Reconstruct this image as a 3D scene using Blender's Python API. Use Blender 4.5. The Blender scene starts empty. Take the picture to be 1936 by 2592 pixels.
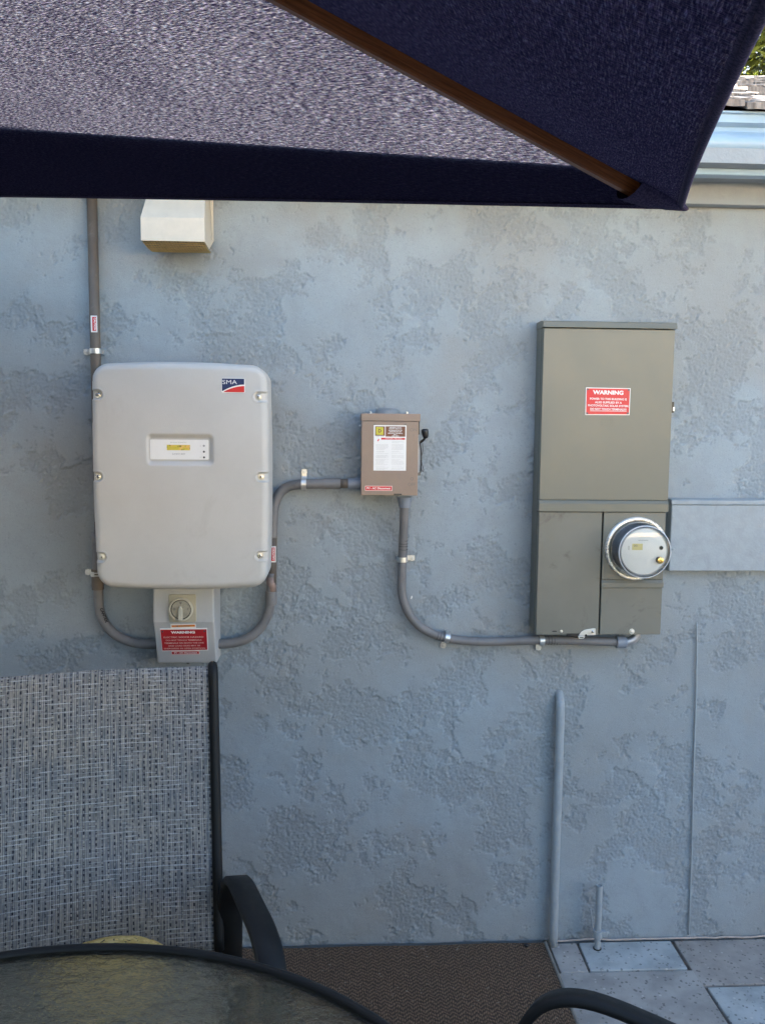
import bpy, bmesh, math, random
import numpy as np
from mathutils import Vector, Matrix
random.seed(7)
R = math.radians
sc = bpy.context.scene
col = sc.collection

# ------------------------------------------------------------------ camera
WALL = 2.5                      # metres from the camera to the stucco wall
CAMZ = 1.575
F = 2198.0 / 2592.0
yaw, pitch, roll = 0.051285, -0.099545, 0.009223
cy_, sy_, cp_, sp_ = math.cos(yaw), math.sin(yaw), math.cos(pitch), math.sin(pitch)
fw = Vector((sy_*cp_, cy_*cp_, sp_))
r0 = Vector((cy_, -sy_, 0)); u0 = r0.cross(fw)
rt = r0*math.cos(roll) + u0*math.sin(roll)
up = -r0*math.sin(roll) + u0*math.cos(roll)
cd = bpy.data.cameras.new('camera'); cam = bpy.data.objects.new('camera', cd); col.objects.link(cam)
M = Matrix.Identity(4)
for i in range(3):
    M[i][0] = rt[i]; M[i][1] = up[i]; M[i][2] = -fw[i]
M.translation = Vector((0, 0, CAMZ))
cam.matrix_world = M
cd.sensor_fit = 'VERTICAL'; cd.sensor_height = 24.0; cd.lens = 24.0*F
cd.clip_start = 0.02; cd.clip_end = 400
sc.camera = cam

# ------------------------------------------------------------------ light
SUN = Vector((-0.50, 1.0, 0.45)).normalized()          # towards the sun, low behind the house
wd = bpy.data.worlds.new('World'); sc.world = wd; wd.use_nodes = True
nt = wd.node_tree; nt.nodes.clear()
sky = nt.nodes.new('ShaderNodeTexSky'); sky.sky_type = 'NISHITA'; sky.sun_disc = False
sky.sun_elevation = math.asin(SUN.z); sky.sun_rotation = math.atan2(SUN.x, SUN.y)
sky.dust_density = 3.0; sky.ozone_density = 0.6; sky.air_density = 1.0
bg = nt.nodes.new('ShaderNodeBackground'); bg.inputs[1].default_value = 0.05
wo = nt.nodes.new('ShaderNodeOutputWorld')
nt.links.new(sky.outputs[0], bg.inputs[0]); nt.links.new(bg.outputs[0], wo.inputs[0])
ld = bpy.data.lights.new('sun', 'SUN'); ld.energy = 5.0; ld.angle = R(0.5); ld.color = (1.0, 0.93, 0.82)
lo = bpy.data.objects.new('sun', ld); col.objects.link(lo)
lo.rotation_euler = SUN.to_track_quat('Z', 'Y').to_euler(); lo.location = (-3, 5, 6)
sc.view_settings.view_transform = 'Standard'; sc.view_settings.look = 'None'
sc.view_settings.gamma = 1.0; sc.view_settings.use_curve_mapping = False
sc.view_settings.exposure = 4.02
sc.render.engine = 'CYCLES'
sc.cycles.max_bounces = 8; sc.cycles.transparent_max_bounces = 12

# ------------------------------------------------------------------ measuring helpers
def ray(u, v):
    return fw + rt*((u-968)/2198.0) - up*((v-1296)/2198.0)
def at(u, v, dep):              # a measured photo point on the vertical plane dep metres in front of the wall
    d = ray(u, v); t = (WALL-dep)/d.y
    return d*t + Vector((0, 0, CAMZ))
def gp(u, v, z=0.0):            # ... on the horizontal plane at height z
    d = ray(u, v); t = (z-CAMZ)/d.z
    return d*t + Vector((0, 0, CAMZ))
def rect(u_0, v_0, u_1, v_1, dep):       # x0, x1, z0, z1 of a rectangle parallel to the wall
    a, b, c, d = at(u_0, v_0, dep), at(u_1, v_0, dep), at(u_0, v_1, dep), at(u_1, v_1, dep)
    return (a.x+c.x)/2, (b.x+d.x)/2, (c.z+d.z)/2, (a.z+b.z)/2

# ------------------------------------------------------------------ materials
def nmat(name):
    m = bpy.data.materials.new(name); m.use_nodes = True
    n = m.node_tree; b = n.nodes['Principled BSDF']
    return m, n, b
def node(n, typ, **kw):
    x = n.nodes.new(typ)
    for k, v in kw.items():
        if k.startswith('i_'):
            key = k[2:]; key = int(key) if key.isdigit() else key.replace('_', ' ')
            x.inputs[key].default_value = v
        else: setattr(x, k, v)
    return x
def noise(n, scale, detail=3, rough=.5, vec=None, dist=0.0):
    x = node(n, 'ShaderNodeTexNoise', i_Scale=scale, i_Detail=detail, i_Roughness=rough, i_Distortion=dist)
    if vec is not None: n.links.new(vec, x.inputs['Vector'])
    return x.outputs['Fac']
def mathn(n, op, a, b=None, c=None, clamp=False):
    x = n.nodes.new('ShaderNodeMath'); x.operation = op; x.use_clamp = clamp
    for i, q in enumerate((a, b, c)):
        if q is None: continue
        if isinstance(q, (int, float)): x.inputs[i].default_value = q
        else: n.links.new(q, x.inputs[i])
    return x.outputs[0]
def ramp(n, f, a, b, lo_=0.0, hi=1.0, smooth=True):
    x = n.nodes.new('ShaderNodeMapRange'); x.interpolation_type = 'SMOOTHSTEP' if smooth else 'LINEAR'
    n.links.new(f, x.inputs[0])
    for i, q in zip((1, 2, 3, 4), (a, b, lo_, hi)): x.inputs[i].default_value = q
    return x.outputs[0]
def mixc(n, f, a, b, mode='MIX'):
    x = n.nodes.new('ShaderNodeMix'); x.data_type = 'RGBA'; x.blend_type = mode
    if isinstance(f, (int, float)): x.inputs[0].default_value = f
    else: n.links.new(f, x.inputs[0])
    for i, q in ((6, a), (7, b)):
        if isinstance(q, (tuple, list)): x.inputs[i].default_value = (*q[:3], 1)
        else: n.links.new(q, x.inputs[i])
    return x.outputs[2]
def objco(n, sx=1, sy=1, sz=1, kind='Object', rot=(0, 0, 0)):
    t = n.nodes.new('ShaderNodeTexCoord'); mp = n.nodes.new('ShaderNodeMapping')
    n.links.new(t.outputs[kind], mp.inputs[0]); mp.inputs['Scale'].default_value = (sx, sy, sz)
    mp.inputs['Rotation'].default_value = rot
    return mp.outputs[0]
def bump(n, b, h, dist=1.0, strength=1.0):
    x = n.nodes.new('ShaderNodeBump'); x.inputs['Distance'].default_value = dist; x.inputs['Strength'].default_value = strength
    n.links.new(h, x.inputs['Height']); n.links.new(x.outputs[0], b.inputs['Normal'])
def plain(name, c, rough=.5, metal=0.0, var=.12, vs=20, bumpd=0.0, bs=300, spec=.5, dirt=None, fade=None):
    m, n, b = nmat(name)
    b.inputs['Roughness'].default_value = rough; b.inputs['Metallic'].default_value = metal
    b.inputs['Specular IOR Level'].default_value = spec
    co = objco(n)
    f = noise(n, vs, 5, .65, co)
    dk = tuple(q*(1-var) for q in c); lt = tuple(min(1, q*(1+var)) for q in c)
    cc = mixc(n, ramp(n, f, .3, .7), dk, lt)
    if dirt:
        g_ = ramp(n, noise(n, dirt[1], 6, .7, co, 1.0), .55, .72)
        cc = mixc(n, mathn(n, 'MULTIPLY', g_, dirt[2]), cc, dirt[0])
    n.links.new(cc, b.inputs['Base Color'])
    rr = ramp(n, f, .3, .7, max(0, rough-.07), min(1, rough+.07)); n.links.new(rr, b.inputs['Roughness'])
    if bumpd: bump(n, b, noise(n, bs, 3, .6, co), bumpd)
    return m

def mathn_off(n, co):
    x = n.nodes.new('ShaderNodeVectorMath'); x.operation = 'ADD'; n.links.new(co, x.inputs[0]); x.inputs[1].default_value = (3.1, 7.7, 5.3)
    return x.outputs[0]
def stucco_mat(name, c, patchy=True):
    m, n, b = nmat(name)
    co = objco(n)
    big = noise(n, 4.2, 7, .62, co, .5)
    mask = ramp(n, big, .47, .57)                       # 1 = rough low patch, 0 = smooth trowelled skin
    edge = mathn(n, 'SUBTRACT', 1.0, ramp(n, mathn(n, 'ABSOLUTE', mathn(n, 'SUBTRACT', big, .520)), .0, .05))
    r1 = mathn(n, 'ABSOLUTE', mathn(n, 'SUBTRACT', noise(n, 26, 8, .6, co, .8), .5))
    crack = mathn(n, 'SUBTRACT', 1.0, ramp(n, r1, .0, .018))
    r2 = mathn(n, 'ABSOLUTE', mathn(n, 'SUBTRACT', noise(n, 105, 5, .65, co, .8), .5))
    squig = mathn(n, 'MULTIPLY', mathn(n, 'SUBTRACT', 1.0, ramp(n, r2, .0, .04)), ramp(n, noise(n, 40, 3, .6, co), .45, .6))
    pits = mathn(n, 'SUBTRACT', 1.0, ramp(n, noise(n, 120, 6, .78, co, .3), .36, .46))
    worm = mathn(n, 'MAXIMUM', mathn(n, 'MULTIPLY', squig, .55), pits)
    live = ramp(n, noise(n, 3.1, 3, .6, mathn_off(n, co)), .36, .60, .25, 1.0)
    wide = ramp(n, big, .44, .53)
    zone = mathn(n, 'MULTIPLY', wide, ramp(n, noise(n, 9, 4, .6, co), .42, .6))
    ck = mathn(n, 'MULTIPLY', crack, mathn(n, 'MAXIMUM', mathn(n, 'MULTIPLY', zone, .35), edge), clamp=True)
    wm = mathn(n, 'MULTIPLY', mathn(n, 'MULTIPLY', worm, live), mathn(n, 'MULTIPLY_ADD', mask, .72, .10))
    fine = noise(n, 170, 4, .7, co); finer = noise(n, 420, 2, .6, co)
    h = mathn(n, 'MULTIPLY', mask, -.0010 if patchy else -.0002)
    h = mathn(n, 'ADD', h, mathn(n, 'MULTIPLY', ck, -.0016 if patchy else 0))
    h = mathn(n, 'ADD', h, mathn(n, 'MULTIPLY', wm, -.0010 if patchy else -.0002))
    h = mathn(n, 'ADD', h, mathn(n, 'MULTIPLY', fine, mathn(n, 'ADD', mathn(n, 'MULTIPLY', mask, .0012), .0010)))
    h = mathn(n, 'ADD', h, mathn(n, 'MULTIPLY', finer, .0004))
    h = mathn(n, 'ADD', h, mathn(n, 'ADD', mathn(n, 'MULTIPLY', noise(n, 2.2, 3, .5, co), .014), mathn(n, 'MULTIPLY', noise(n, 22, 4, .6, co), .0015)))
    bump(n, b, h)
    cav_shade = mathn(n, 'MAXIMUM', mathn(n, 'MULTIPLY', ck, .45), mathn(n, 'MULTIPLY', wm, .42))  # recess shade painted into the colour along cracks and pits
    cc = mixc(n, ramp(n, noise(n, 1.7, 5, .6, co), .35, .65), (c[0]*.96, c[1]*.95, c[2]*.93), (c[0]*1.02, c[1]*1.05, c[2]*1.07))
    cc = mixc(n, mathn(n, 'MULTIPLY', ramp(n, noise(n, 2.6, 6, .65, mathn_off(n, co)), .5, .72), .45), cc, (c[0]*.95, c[1]*.88, c[2]*.82))
    cc = mixc(n, mathn(n, 'MULTIPLY', mathn(n, 'MULTIPLY', mask, live), .09), cc, tuple(q*.70 for q in c))
    sp = ramp(n, noise(n, 230, 3, .7, co), .55, .68)
    cc = mixc(n, mathn(n, 'MULTIPLY', sp, mathn(n, 'ADD', mathn(n, 'MULTIPLY', mask, .25), .25)), cc, tuple(q*.5 for q in c))
    lt_ = ramp(n, noise(n, 260, 3, .7, mathn_off(n, co)), .57, .70)
    cc = mixc(n, mathn(n, 'MULTIPLY', lt_, .30), cc, tuple(min(1, q*1.4) for q in c))
    cc = mixc(n, cav_shade, cc, tuple(q*.4 for q in c))
    n.links.new(cc, b.inputs['Base Color'])
    b.inputs['Roughness'].default_value = .72; b.inputs['Specular IOR Level'].default_value = .35
    return m

WALLC = (0.295, 0.334, 0.360)
M_ = {}
M_['stucco'] = stucco_mat('painted_stucco', WALLC)
m, n, b = nmat('painted_skip_trowel_stucco')
co = objco(n); c = WALLC
cc = mixc(n, ramp(n, noise(n, 1.7, 5, .6, co), .35, .65), (c[0]*.93, c[1]*.90, c[2]*.87), (c[0]*1.03, c[1]*1.07, c[2]*1.10))
cc = mixc(n, mathn(n, 'MULTIPLY', ramp(n, noise(n, 11, 6, .7, co, .4), .45, .65), .35), cc, (c[0]*.84, c[1]*.84, c[2]*.86))
cc = mixc(n, mathn(n, 'MULTIPLY', ramp(n, noise(n, 2.6, 6, .65, mathn_off(n, co)), .48, .70), .75), cc, (c[0]*.95, c[1]*.88, c[2]*.82))
ra = node(n, 'ShaderNodeAttribute', attribute_name='rough')
cc = mixc(n, mathn(n, 'MULTIPLY', ra.outputs['Fac'], .26), cc, tuple(q*.62 for q in c))
cc = mixc(n, mathn(n, 'MULTIPLY', ramp(n, noise(n, 230, 3, .7, co), .55, .68), .28), cc, tuple(q*.5 for q in c))
cc = mixc(n, mathn(n, 'MULTIPLY', ramp(n, noise(n, 260, 3, .7, mathn_off(n, co)), .57, .70), .28), cc, tuple(min(1, q*1.4) for q in c))
n.links.new(cc, b.inputs['Base Color']); b.inputs['Roughness'].default_value = .7; b.inputs['Specular IOR Level'].default_value = .35
bump(n, b, noise(n, 380, 3, .65, co), .0008)
M_['coat'] = m
M_['trim'] = plain('painted_trim', (.27, .31, .345), .6, var=.06, bumpd=.0012, bs=120)
M_['wallpaint'] = plain('wall_paint', WALLC, .55, var=.07, vs=30, bumpd=.0006, bs=160, dirt=((.18, .2, .22), 14, .35))
M_['gutter'] = plain('gutter_enamel', (.30, .43, .56), .35, var=.05, vs=12)
M_['inverter'] = plain('inverter_powder_coat', (.51, .50, .475), .5, var=.04, vs=5, bumpd=.0006, bs=700, dirt=((.34, .32, .29), 4, .25))
M_['dcgrey'] = plain('light_grey_plastic', (.44, .45, .455), .5, var=.03, vs=8, bumpd=.0004, bs=700, dirt=((.3, .3, .3), 9, .2))
M_['dark'] = plain('dark_casting', (.08, .08, .085), .6)
M_['black'] = plain('black_plastic', (.012, .012, .014), .35)
M_['frame'] = plain('black_powder_coated_frame', (.006, .007, .008), .55, spec=.3, var=.25, bumpd=.0003, bs=500)
M_['zinc'] = plain('zinc_plated_steel', (.66, .66, .64), .36, .8, var=.08, vs=60)
M_['bolt'] = plain('stainless_bolt', (.62, .62, .6), .3, 1.0)
M_['recess'] = plain('screw_recess', (.12, .12, .12), .5)
M_['pvc'] = plain('grey_conduit', (.17, .165, .165), .5, var=.12, vs=14, dirt=((.09, .08, .075), 18, .5))
M_['pvcbrown'] = plain('weathered_conduit', (.125, .10, .080), .55, var=.15, vs=10, dirt=((.22, .2, .18), 22, .4))
M_['pvcblue'] = plain('grey_blue_fitting', (.22, .25, .30), .45, var=.1)
M_['hub'] = plain('grey_fitting', (.20, .22, .235), .5, var=.12, vs=40)
M_['acbox'] = plain('taupe_enamel', (.262, .188, .145), .42, var=.05, vs=14, bumpd=.0002, bs=300, dirt=((.2, .16, .13), 10, .25))
M_['acedge'] = plain('taupe_enamel_edge', (.15, .135, .115), .5)
M_['panel'] = plain('olive_grey_enamel', (.155, .152, .120), .38, var=.04, vs=5, bumpd=.0002, bs=400, dirt=((.15, .14, .12), 5, .22))
M_['panelworn'] = plain('worn_olive_grey_enamel', (.165, .162, .135), .42, var=.06, vs=7, bumpd=.0002, bs=400, dirt=((.08, .07, .06), 8, .75))
M_['shadowgap'] = plain('panel_gap', (.02, .02, .02), .8)
M_['red'] = plain('red_vinyl', (.62, .022, .025), .45, var=.05)
M_['dred'] = plain('dark_red_vinyl', (.42, .014, .022), .5, var=.05)
M_['white'] = plain('white_vinyl', (.80, .79, .77), .5, var=.02)
M_['pink'] = plain('faded_white_edge', (.75, .55, .5), .5, var=.03)
M_['orange'] = plain('orange_vinyl', (.70, .22, .03), .5)
M_['navyink'] = plain('navy_print', (.012, .03, .11), .4)
M_['redink'] = plain('red_print', (.72, .03, .03), .4)
M_['greyink'] = plain('grey_print', (.33, .33, .33), .6)
M_['lightink'] = plain('faint_print', (.58, .57, .55), .6)
M_['brown'] = plain('brown_print', (.19, .07, .035), .5)
M_['yellow'] = plain('yellow_print', (.62, .55, .05), .5)
M_['beige'] = plain('beige_plastic', (.42, .385, .29), .5, var=.05)
M_['beigeknob'] = plain('grey_beige_plastic', (.33, .31, .25), .5, var=.15, vs=60)
M_['beigelt'] = plain('pale_beige_plastic', (.52, .49, .40), .5, var=.05)
M_['hood'] = plain('cream_painted_metal', (.60, .54, .44), .5, var=.04, vs=30, bumpd=.0004, bs=300, dirt=((.35, .33, .29), 60, .15))
M_['brass'] = plain('brass', (.72, .50, .18), .3, 1.0, var=.3, vs=120)
M_['wood'] = None
M_['caulk'] = plain('peach_caulk', (.44, .38, .34), .7, var=.2, vs=40)
M_['emboss'] = plain('embossed_mark', (.17, .15, .13), .5)

m, n, b = nmat('varnished_wood')
co = objco(n, kind='UV', sx=3, sy=60)
g_ = noise(n, 6, 6, .65, co, .6)
n.links.new(mixc(n, ramp(n, g_, .3, .7), (.15, .046, .012), (.34, .115, .035)), b.inputs['Base Color'])
b.inputs['Roughness'].default_value = .38; bump(n, b, g_, .0006)
M_['wood'] = m

# amber liquid crystal display with dark blots
m, n, b = nmat('amber_display')
co = objco(n)
c1 = mixc(n, ramp(n, noise(n, 60, 3, .5, co), .4, .6), (.80, .48, .12), (.62, .50, .06))
c1 = mixc(n, ramp(n, noise(n, 110, 2, .5, co), .56, .66), c1, (.25, .2, .03))
n.links.new(c1, b.inputs['Base Color']); b.inputs['Roughness'].default_value = .25
M_['lcd'] = m

# open, slubby navy acrylic cloth: light comes through between the threads
def canopy_mat(name, mean):
    m, n, b = nmat(name)
    out = n.nodes['Material Output']; n.nodes.remove(b)
    uv = objco(n, kind='UV')
    mp = node(n, 'ShaderNodeMapping'); n.links.new(uv, mp.inputs[0]); mp.inputs['Scale'].default_value = (34, 560, 1)
    mp2 = node(n, 'ShaderNodeMapping'); n.links.new(uv, mp2.inputs[0]); mp2.inputs['Scale'].default_value = (760, 150, 1)
    mp3 = node(n, 'ShaderNodeMapping'); n.links.new(uv, mp3.inputs[0]); mp3.inputs['Scale'].default_value = (110, 900, 1)
    s1 = noise(n, 1, 4, .6, mp.outputs[0]); s2 = noise(n, 1, 3, .6, mp2.outputs[0]); s3 = noise(n, 1, 3, .65, mp3.outputs[0])
    big = noise(n, 5, 3, .5, uv)
    f = mathn(n, 'ADD', mathn(n, 'MULTIPLY_ADD', s1, .32, .065), mathn(n, 'ADD', mathn(n, 'MULTIPLY_ADD', s2, .22, .115), mathn(n, 'MULTIPLY_ADD', s3, .90, -.075)))
    f = mathn(n, 'ADD', f, mathn(n, 'MULTIPLY_ADD', big, .07, .09))
    op = ramp(n, f, .76, 1.24)
    op = mathn(n, 'POWER', op, 2.1)
    hue = mixc(n, ramp(n, noise(n, 170, 2, .5, uv), .35, .65), (.72, .60, .95), (.62, .78, 1.0))
    hue = mixc(n, ramp(n, noise(n, 330, 1, .5, uv), .4, .6), hue, (.90, .84, .86))
    tc = mixc(n, op, (.012, .010, .030), hue)
    tl = node(n, 'ShaderNodeBsdfTranslucent'); n.links.new(tc, tl.inputs[0])
    df = node(n, 'ShaderNodeBsdfDiffuse'); n.links.new(mixc(n, ramp(n, s2, .4, .62), (.020, .020, .052), (.044, .038, .092)), df.inputs[0])
    mx = node(n, 'ShaderNodeMixShader'); mx.inputs[0].default_value = mean
    n.links.new(df.outputs[0], mx.inputs[1]); n.links.new(tl.outputs[0], mx.inputs[2])
    n.links.new(mx.outputs[0], out.inputs[0])
    return m
M_['canopy'] = canopy_mat('navy_canopy_cloth', .150)
m, n, b = nmat('navy_hem_cloth')
n.links.new(mixc(n, ramp(n, noise(n, 500, 3, .6, objco(n)), .4, .6), (.034, .033, .082), (.072, .062, .135)), b.inputs['Base Color'])
b.inputs['Roughness'].default_value = .9; b.inputs['Specular IOR Level'].default_value = .1
M_['navy'] = m
m, n, b = nmat('shade_sheet_cloth')
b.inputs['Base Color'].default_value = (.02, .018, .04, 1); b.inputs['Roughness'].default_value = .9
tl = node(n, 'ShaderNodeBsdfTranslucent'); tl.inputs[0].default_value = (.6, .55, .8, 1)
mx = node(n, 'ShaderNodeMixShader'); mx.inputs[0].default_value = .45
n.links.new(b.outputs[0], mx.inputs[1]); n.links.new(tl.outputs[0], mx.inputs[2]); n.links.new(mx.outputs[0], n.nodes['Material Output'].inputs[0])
M_['shade_sheet'] = m  # for the added light-blocking sheet over the side panel

# woven sling cloth: vertical dark dashes, pale weft picks
m, n, b = nmat('woven_sling_cloth')
uv = objco(n, kind='UV')
sp = node(n, 'ShaderNodeSeparateXYZ'); n.links.new(uv, sp.inputs[0])
U, V = sp.outputs[0], sp.outputs[1]
def wave(x, per, ph=0.0):
    return mathn(n, 'MULTIPLY_ADD', mathn(n, 'SINE', mathn(n, 'MULTIPLY_ADD', x, 2*math.pi/per, ph)), .5, .5)
cells = node(n, 'ShaderNodeMapping'); n.links.new(uv, cells.inputs[0]); cells.inputs['Scale'].default_value = (1/.0042, 1/.0034, 1)
wn = node(n, 'ShaderNodeTexWhiteNoise', noise_dimensions='2D')
fl = node(n, 'ShaderNodeVectorMath', operation='FLOOR'); n.links.new(cells.outputs[0], fl.inputs[0]); n.links.new(fl.outputs[0], wn.inputs[0])
colm = ramp(n, wave(U, .0128, -1.57), .70, .9)                     # dark warp columns
ci = mathn(n, 'FLOOR', mathn(n, 'MULTIPLY', U, 1/.0128))
wc = node(n, 'ShaderNodeTexWhiteNoise', noise_dimensions='1D'); n.links.new(ci, wc.inputs['W'])
dash = ramp(n, mathn(n, 'MULTIPLY_ADD', mathn(n, 'SINE', mathn(n, 'ADD', mathn(n, 'MULTIPLY', V, 2*math.pi/.0125), mathn(n, 'MULTIPLY', wc.outputs[0], 9.0))), .5, .5), .30, .45)
colf = node(n, 'ShaderNodeMapping'); n.links.new(uv, colf.inputs[0]); colf.inputs['Scale'].default_value = (1/.0128, 1/.03, 1)
dk = mathn(n, 'MULTIPLY', mathn(n, 'MULTIPLY', colm, dash), ramp(n, wn.outputs[0], .1, .7, .35, 1.0))
weft = mathn(n, 'MULTIPLY', ramp(n, wave(V, .0095), .72, .92), ramp(n, noise(n, 1, 2, .5, (lambda q: (n.links.new(uv, q.inputs[0]), q.outputs[0])[1])(node(n, 'ShaderNodeMapping', i_Scale=(22, 260, 1)))), .47, .6))
slub = noise(n, 1, 3, .6, (lambda q: (n.links.new(uv, q.inputs[0]), q.outputs[0])[1])(node(n, 'ShaderNodeMapping', i_Scale=(330, 14, 1))))
cc = mixc(n, ramp(n, slub, .36, .64), (.13, .13, .13), (.36, .325, .28))
cc = mixc(n, ramp(n, noise(n, 7, 3, .5, uv), .4, .62), cc, mixc(n, .12, cc, (.15, .20, .30)))
cc = mixc(n, mathn(n, 'MULTIPLY', wn.outputs[0], .35), cc, (.11, .125, .16))
cc = mixc(n, dk, cc, (.012, .014, .028))
cc = mixc(n, mathn(n, 'MULTIPLY', weft, .6), cc, (.50, .51, .52))
n.links.new(cc, b.inputs['Base Color']); b.inputs['Roughness'].default_value = .75
bump(n, b, mathn(n, 'SUBTRACT', mathn(n, 'ADD', wave(U, .0042), weft), dk), .0006)
M_['sling'] = m

# hammered glass
m, n, b = nmat('hammered_glass')
out = n.nodes['Material Output']
b.inputs['Transmission Weight'].default_value = 1.0; b.inputs['Roughness'].default_value = .03
tr = node(n, 'ShaderNodeBsdfTransparent'); tr.inputs[0].default_value = (.86, .83, .70, 1)
mx = node(n, 'ShaderNodeMixShader'); mx.inputs[0].default_value = .28
n.links.new(b.outputs[0], mx.inputs[1]); n.links.new(tr.outputs[0], mx.inputs[2]); n.links.new(mx.outputs[0], out.inputs[0])
b.inputs['Base Color'].default_value = (.82, .82, .70, 1); b.inputs['IOR'].default_value = 1.35
co = objco(n, sy=1.8)
bump(n, b, mathn(n, 'ADD', noise(n, 38, 3, .5, co, .8), mathn(n, 'MULTIPLY', noise(n, 110, 2, .5, co), .3)), .0055)
M_['hglass'] = m

m, n, b = nmat('clear_glass_cover')
out = n.nodes['Material Output']
tr = node(n, 'ShaderNodeBsdfTransparent'); tr.inputs[0].default_value = (.93, .95, .96, 1)
gl = node(n, 'ShaderNodeBsdfGlossy'); gl.inputs['Roughness'].default_value = .04
fr = node(n, 'ShaderNodeFresnel', i_IOR=1.45)
mx = node(n, 'ShaderNodeMixShader'); n.links.new(fr.outputs[0], mx.inputs[0]); n.links.new(tr.outputs[0], mx.inputs[1]); n.links.new(gl.outputs[0], mx.inputs[2])
n.links.new(mx.outputs[0], out.inputs[0])
M_['glass'] = m

def tile_mat(name, c):
    m, n, b = nmat(name); co = objco(n)
    cc = mixc(n, ramp(n, noise(n, 9, 5, .6, co), .3, .7), tuple(q*.74 for q in c), tuple(q*1.12 for q in c))
    vo = node(n, 'ShaderNodeTexVoronoi', i_Scale=75.0); n.links.new(co, vo.inputs['Vector'])
    spk = mathn(n, 'MULTIPLY', mathn(n, 'SUBTRACT', 1.0, ramp(n, vo.outputs['Distance'], .22, .34)), ramp(n, noise(n, 45, 2, .5, co), .46, .54))
    cc = mixc(n, mathn(n, 'MULTIPLY', spk, .85), cc, tuple(q*.38 for q in c))
    vo2 = node(n, 'ShaderNodeTexVoronoi', i_Scale=48.0); n.links.new(co, vo2.inputs['Vector'])
    sp2 = mathn(n, 'MULTIPLY', mathn(n, 'SUBTRACT', 1.0, ramp(n, vo2.outputs['Distance'], .14, .22)), ramp(n, noise(n, 30, 2, .5, co, .3), .54, .6))
    cc = mixc(n, mathn(n, 'MULTIPLY', sp2, .6), cc, (.6, .58, .54))
    n.links.new(cc, b.inputs['Base Color']); b.inputs['Roughness'].default_value = .7
    bump(n, b, noise(n, 260, 3, .6, co), .0006)
    return m
M_['tile1'] = tile_mat('blue_grey_tile', (.38, .415, .425))
M_['tile2'] = tile_mat('warm_grey_tile', (.35, .34, .325))
M_['tile3'] = tile_mat('pinkish_grey_tile', (.33, .31, .29))
M_['mortar'] = plain('mortar', (.15, .13, .115), .9, var=.2, vs=60, bumpd=.002, bs=200)
M_['concrete'] = plain('pale_patio_concrete', (.42, .39, .34), .8, var=.12, vs=2.5)

# woven brown rug
m, n, b = nmat('woven_brown_rug')
co = objco(n)
sp = node(n, 'ShaderNodeSeparateXYZ'); n.links.new(co, sp.inputs[0])
X, Y = sp.outputs[0], sp.outputs[1]
def wv(x, per, ph=0.0): return mathn(n, 'MULTIPLY_ADD', mathn(n, 'SINE', mathn(n, 'MULTIPLY_ADD', x, 2*math.pi/per, ph)), .5, .5)
dst = mathn(n, 'MULTIPLY', mathn(n, 'SUBTRACT', noise(n, 26, 4, .7, co), .5), .020)
X = mathn(n, 'ADD', X, dst); Y = mathn(n, 'ADD', Y, dst)
zig = mathn(n, 'ABSOLUTE', mathn(n, 'SUBTRACT', mathn(n, 'FRACT', mathn(n, 'MULTIPLY', X, 1/.030)), .5))
her = mathn(n, 'MULTIPLY_ADD', mathn(n, 'SINE', mathn(n, 'MULTIPLY_ADD', Y, 2*math.pi/.015, mathn(n, 'MULTIPLY', zig, 12.0))), .5, .5)
nn = mathn(n, 'MULTIPLY', noise(n, 190, 4, .75, co), 1.8)
hh = mathn(n, 'MULTIPLY', mathn(n, 'MULTIPLY_ADD', her, .55, .22), mathn(n, 'ADD', wv(X, .0060), .5))
cc = mixc(n, ramp(n, mathn(n, 'ADD', hh, nn), 1.0, 2.0), (.038, .023, .014), (.24, .152, .094))
cc = mixc(n, ramp(n, noise(n, 70, 3, .6, co), .66, .74), cc, (.30, .25, .19))
n.links.new(cc, b.inputs['Base Color']); b.inputs['Roughness'].default_value = .9
bump(n, b, mathn(n, 'ADD', hh, nn), .0025)
M_['rug'] = m

# wood shakes
m, n, b = nmat('weathered_cedar_shake')
oi = node(n, 'ShaderNodeObjectInfo'); co = objco(n, sx=60, sy=4, sz=4)
g_ = noise(n, 1.4, 5, .65, co)
cc = mixc(n, ramp(n, g_, .3, .7), (.07, .058, .05), (.36, .33, .30))
cc = mixc(n, mathn(n, 'MULTIPLY', oi.outputs['Random'], .5), cc, (.30, .25, .22))
n.links.new(cc, b.inputs['Base Color']); b.inputs['Roughness'].default_value = .85; bump(n, b, g_, .004)
M_['shake'] = m
# foliage, bark
def leaf_mat(name, a, c):
    m, n, b = nmat(name)
    out = n.nodes['Material Output']
    cc = mixc(n, ramp(n, noise(n, 1.6, 3, .5, objco(n)), .35, .65), a, c)
    n.links.new(cc, b.inputs['Base Color']); b.inputs['Roughness'].default_value = .5
    tl = node(n, 'ShaderNodeBsdfTranslucent'); n.links.new(mixc(n, .5, cc, (.22, .26, .03)), tl.inputs[0])
    mx = node(n, 'ShaderNodeMixShader'); mx.inputs[0].default_value = .45
    n.links.new(b.outputs[0], mx.inputs[1]); n.links.new(tl.outputs[0], mx.inputs[2]); n.links.new(mx.outputs[0], out.inputs[0])
    return m
M_['leaf'] = leaf_mat('leaves', (.045, .075, .015), (.11, .13, .03))
M_['bark'] = plain('bark', (.12, .09, .065), .9, var=.3, vs=12, bumpd=.01, bs=30)
# straw
m, n, b = nmat('straw')
co = objco(n)
f = noise(n, 55, 4, .6, co)
cc = mixc(n, ramp(n, f, .35, .65), (.62, .42, .12), (.85, .64, .26))
cc = mixc(n, ramp(n, noise(n, 90, 2, .5, co, .5), .64, .70), cc, (.06, .045, .02))
n.links.new(cc, b.inputs['Base Color']); b.inputs['Roughness'].default_value = .7
M_['straw'] = m

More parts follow.
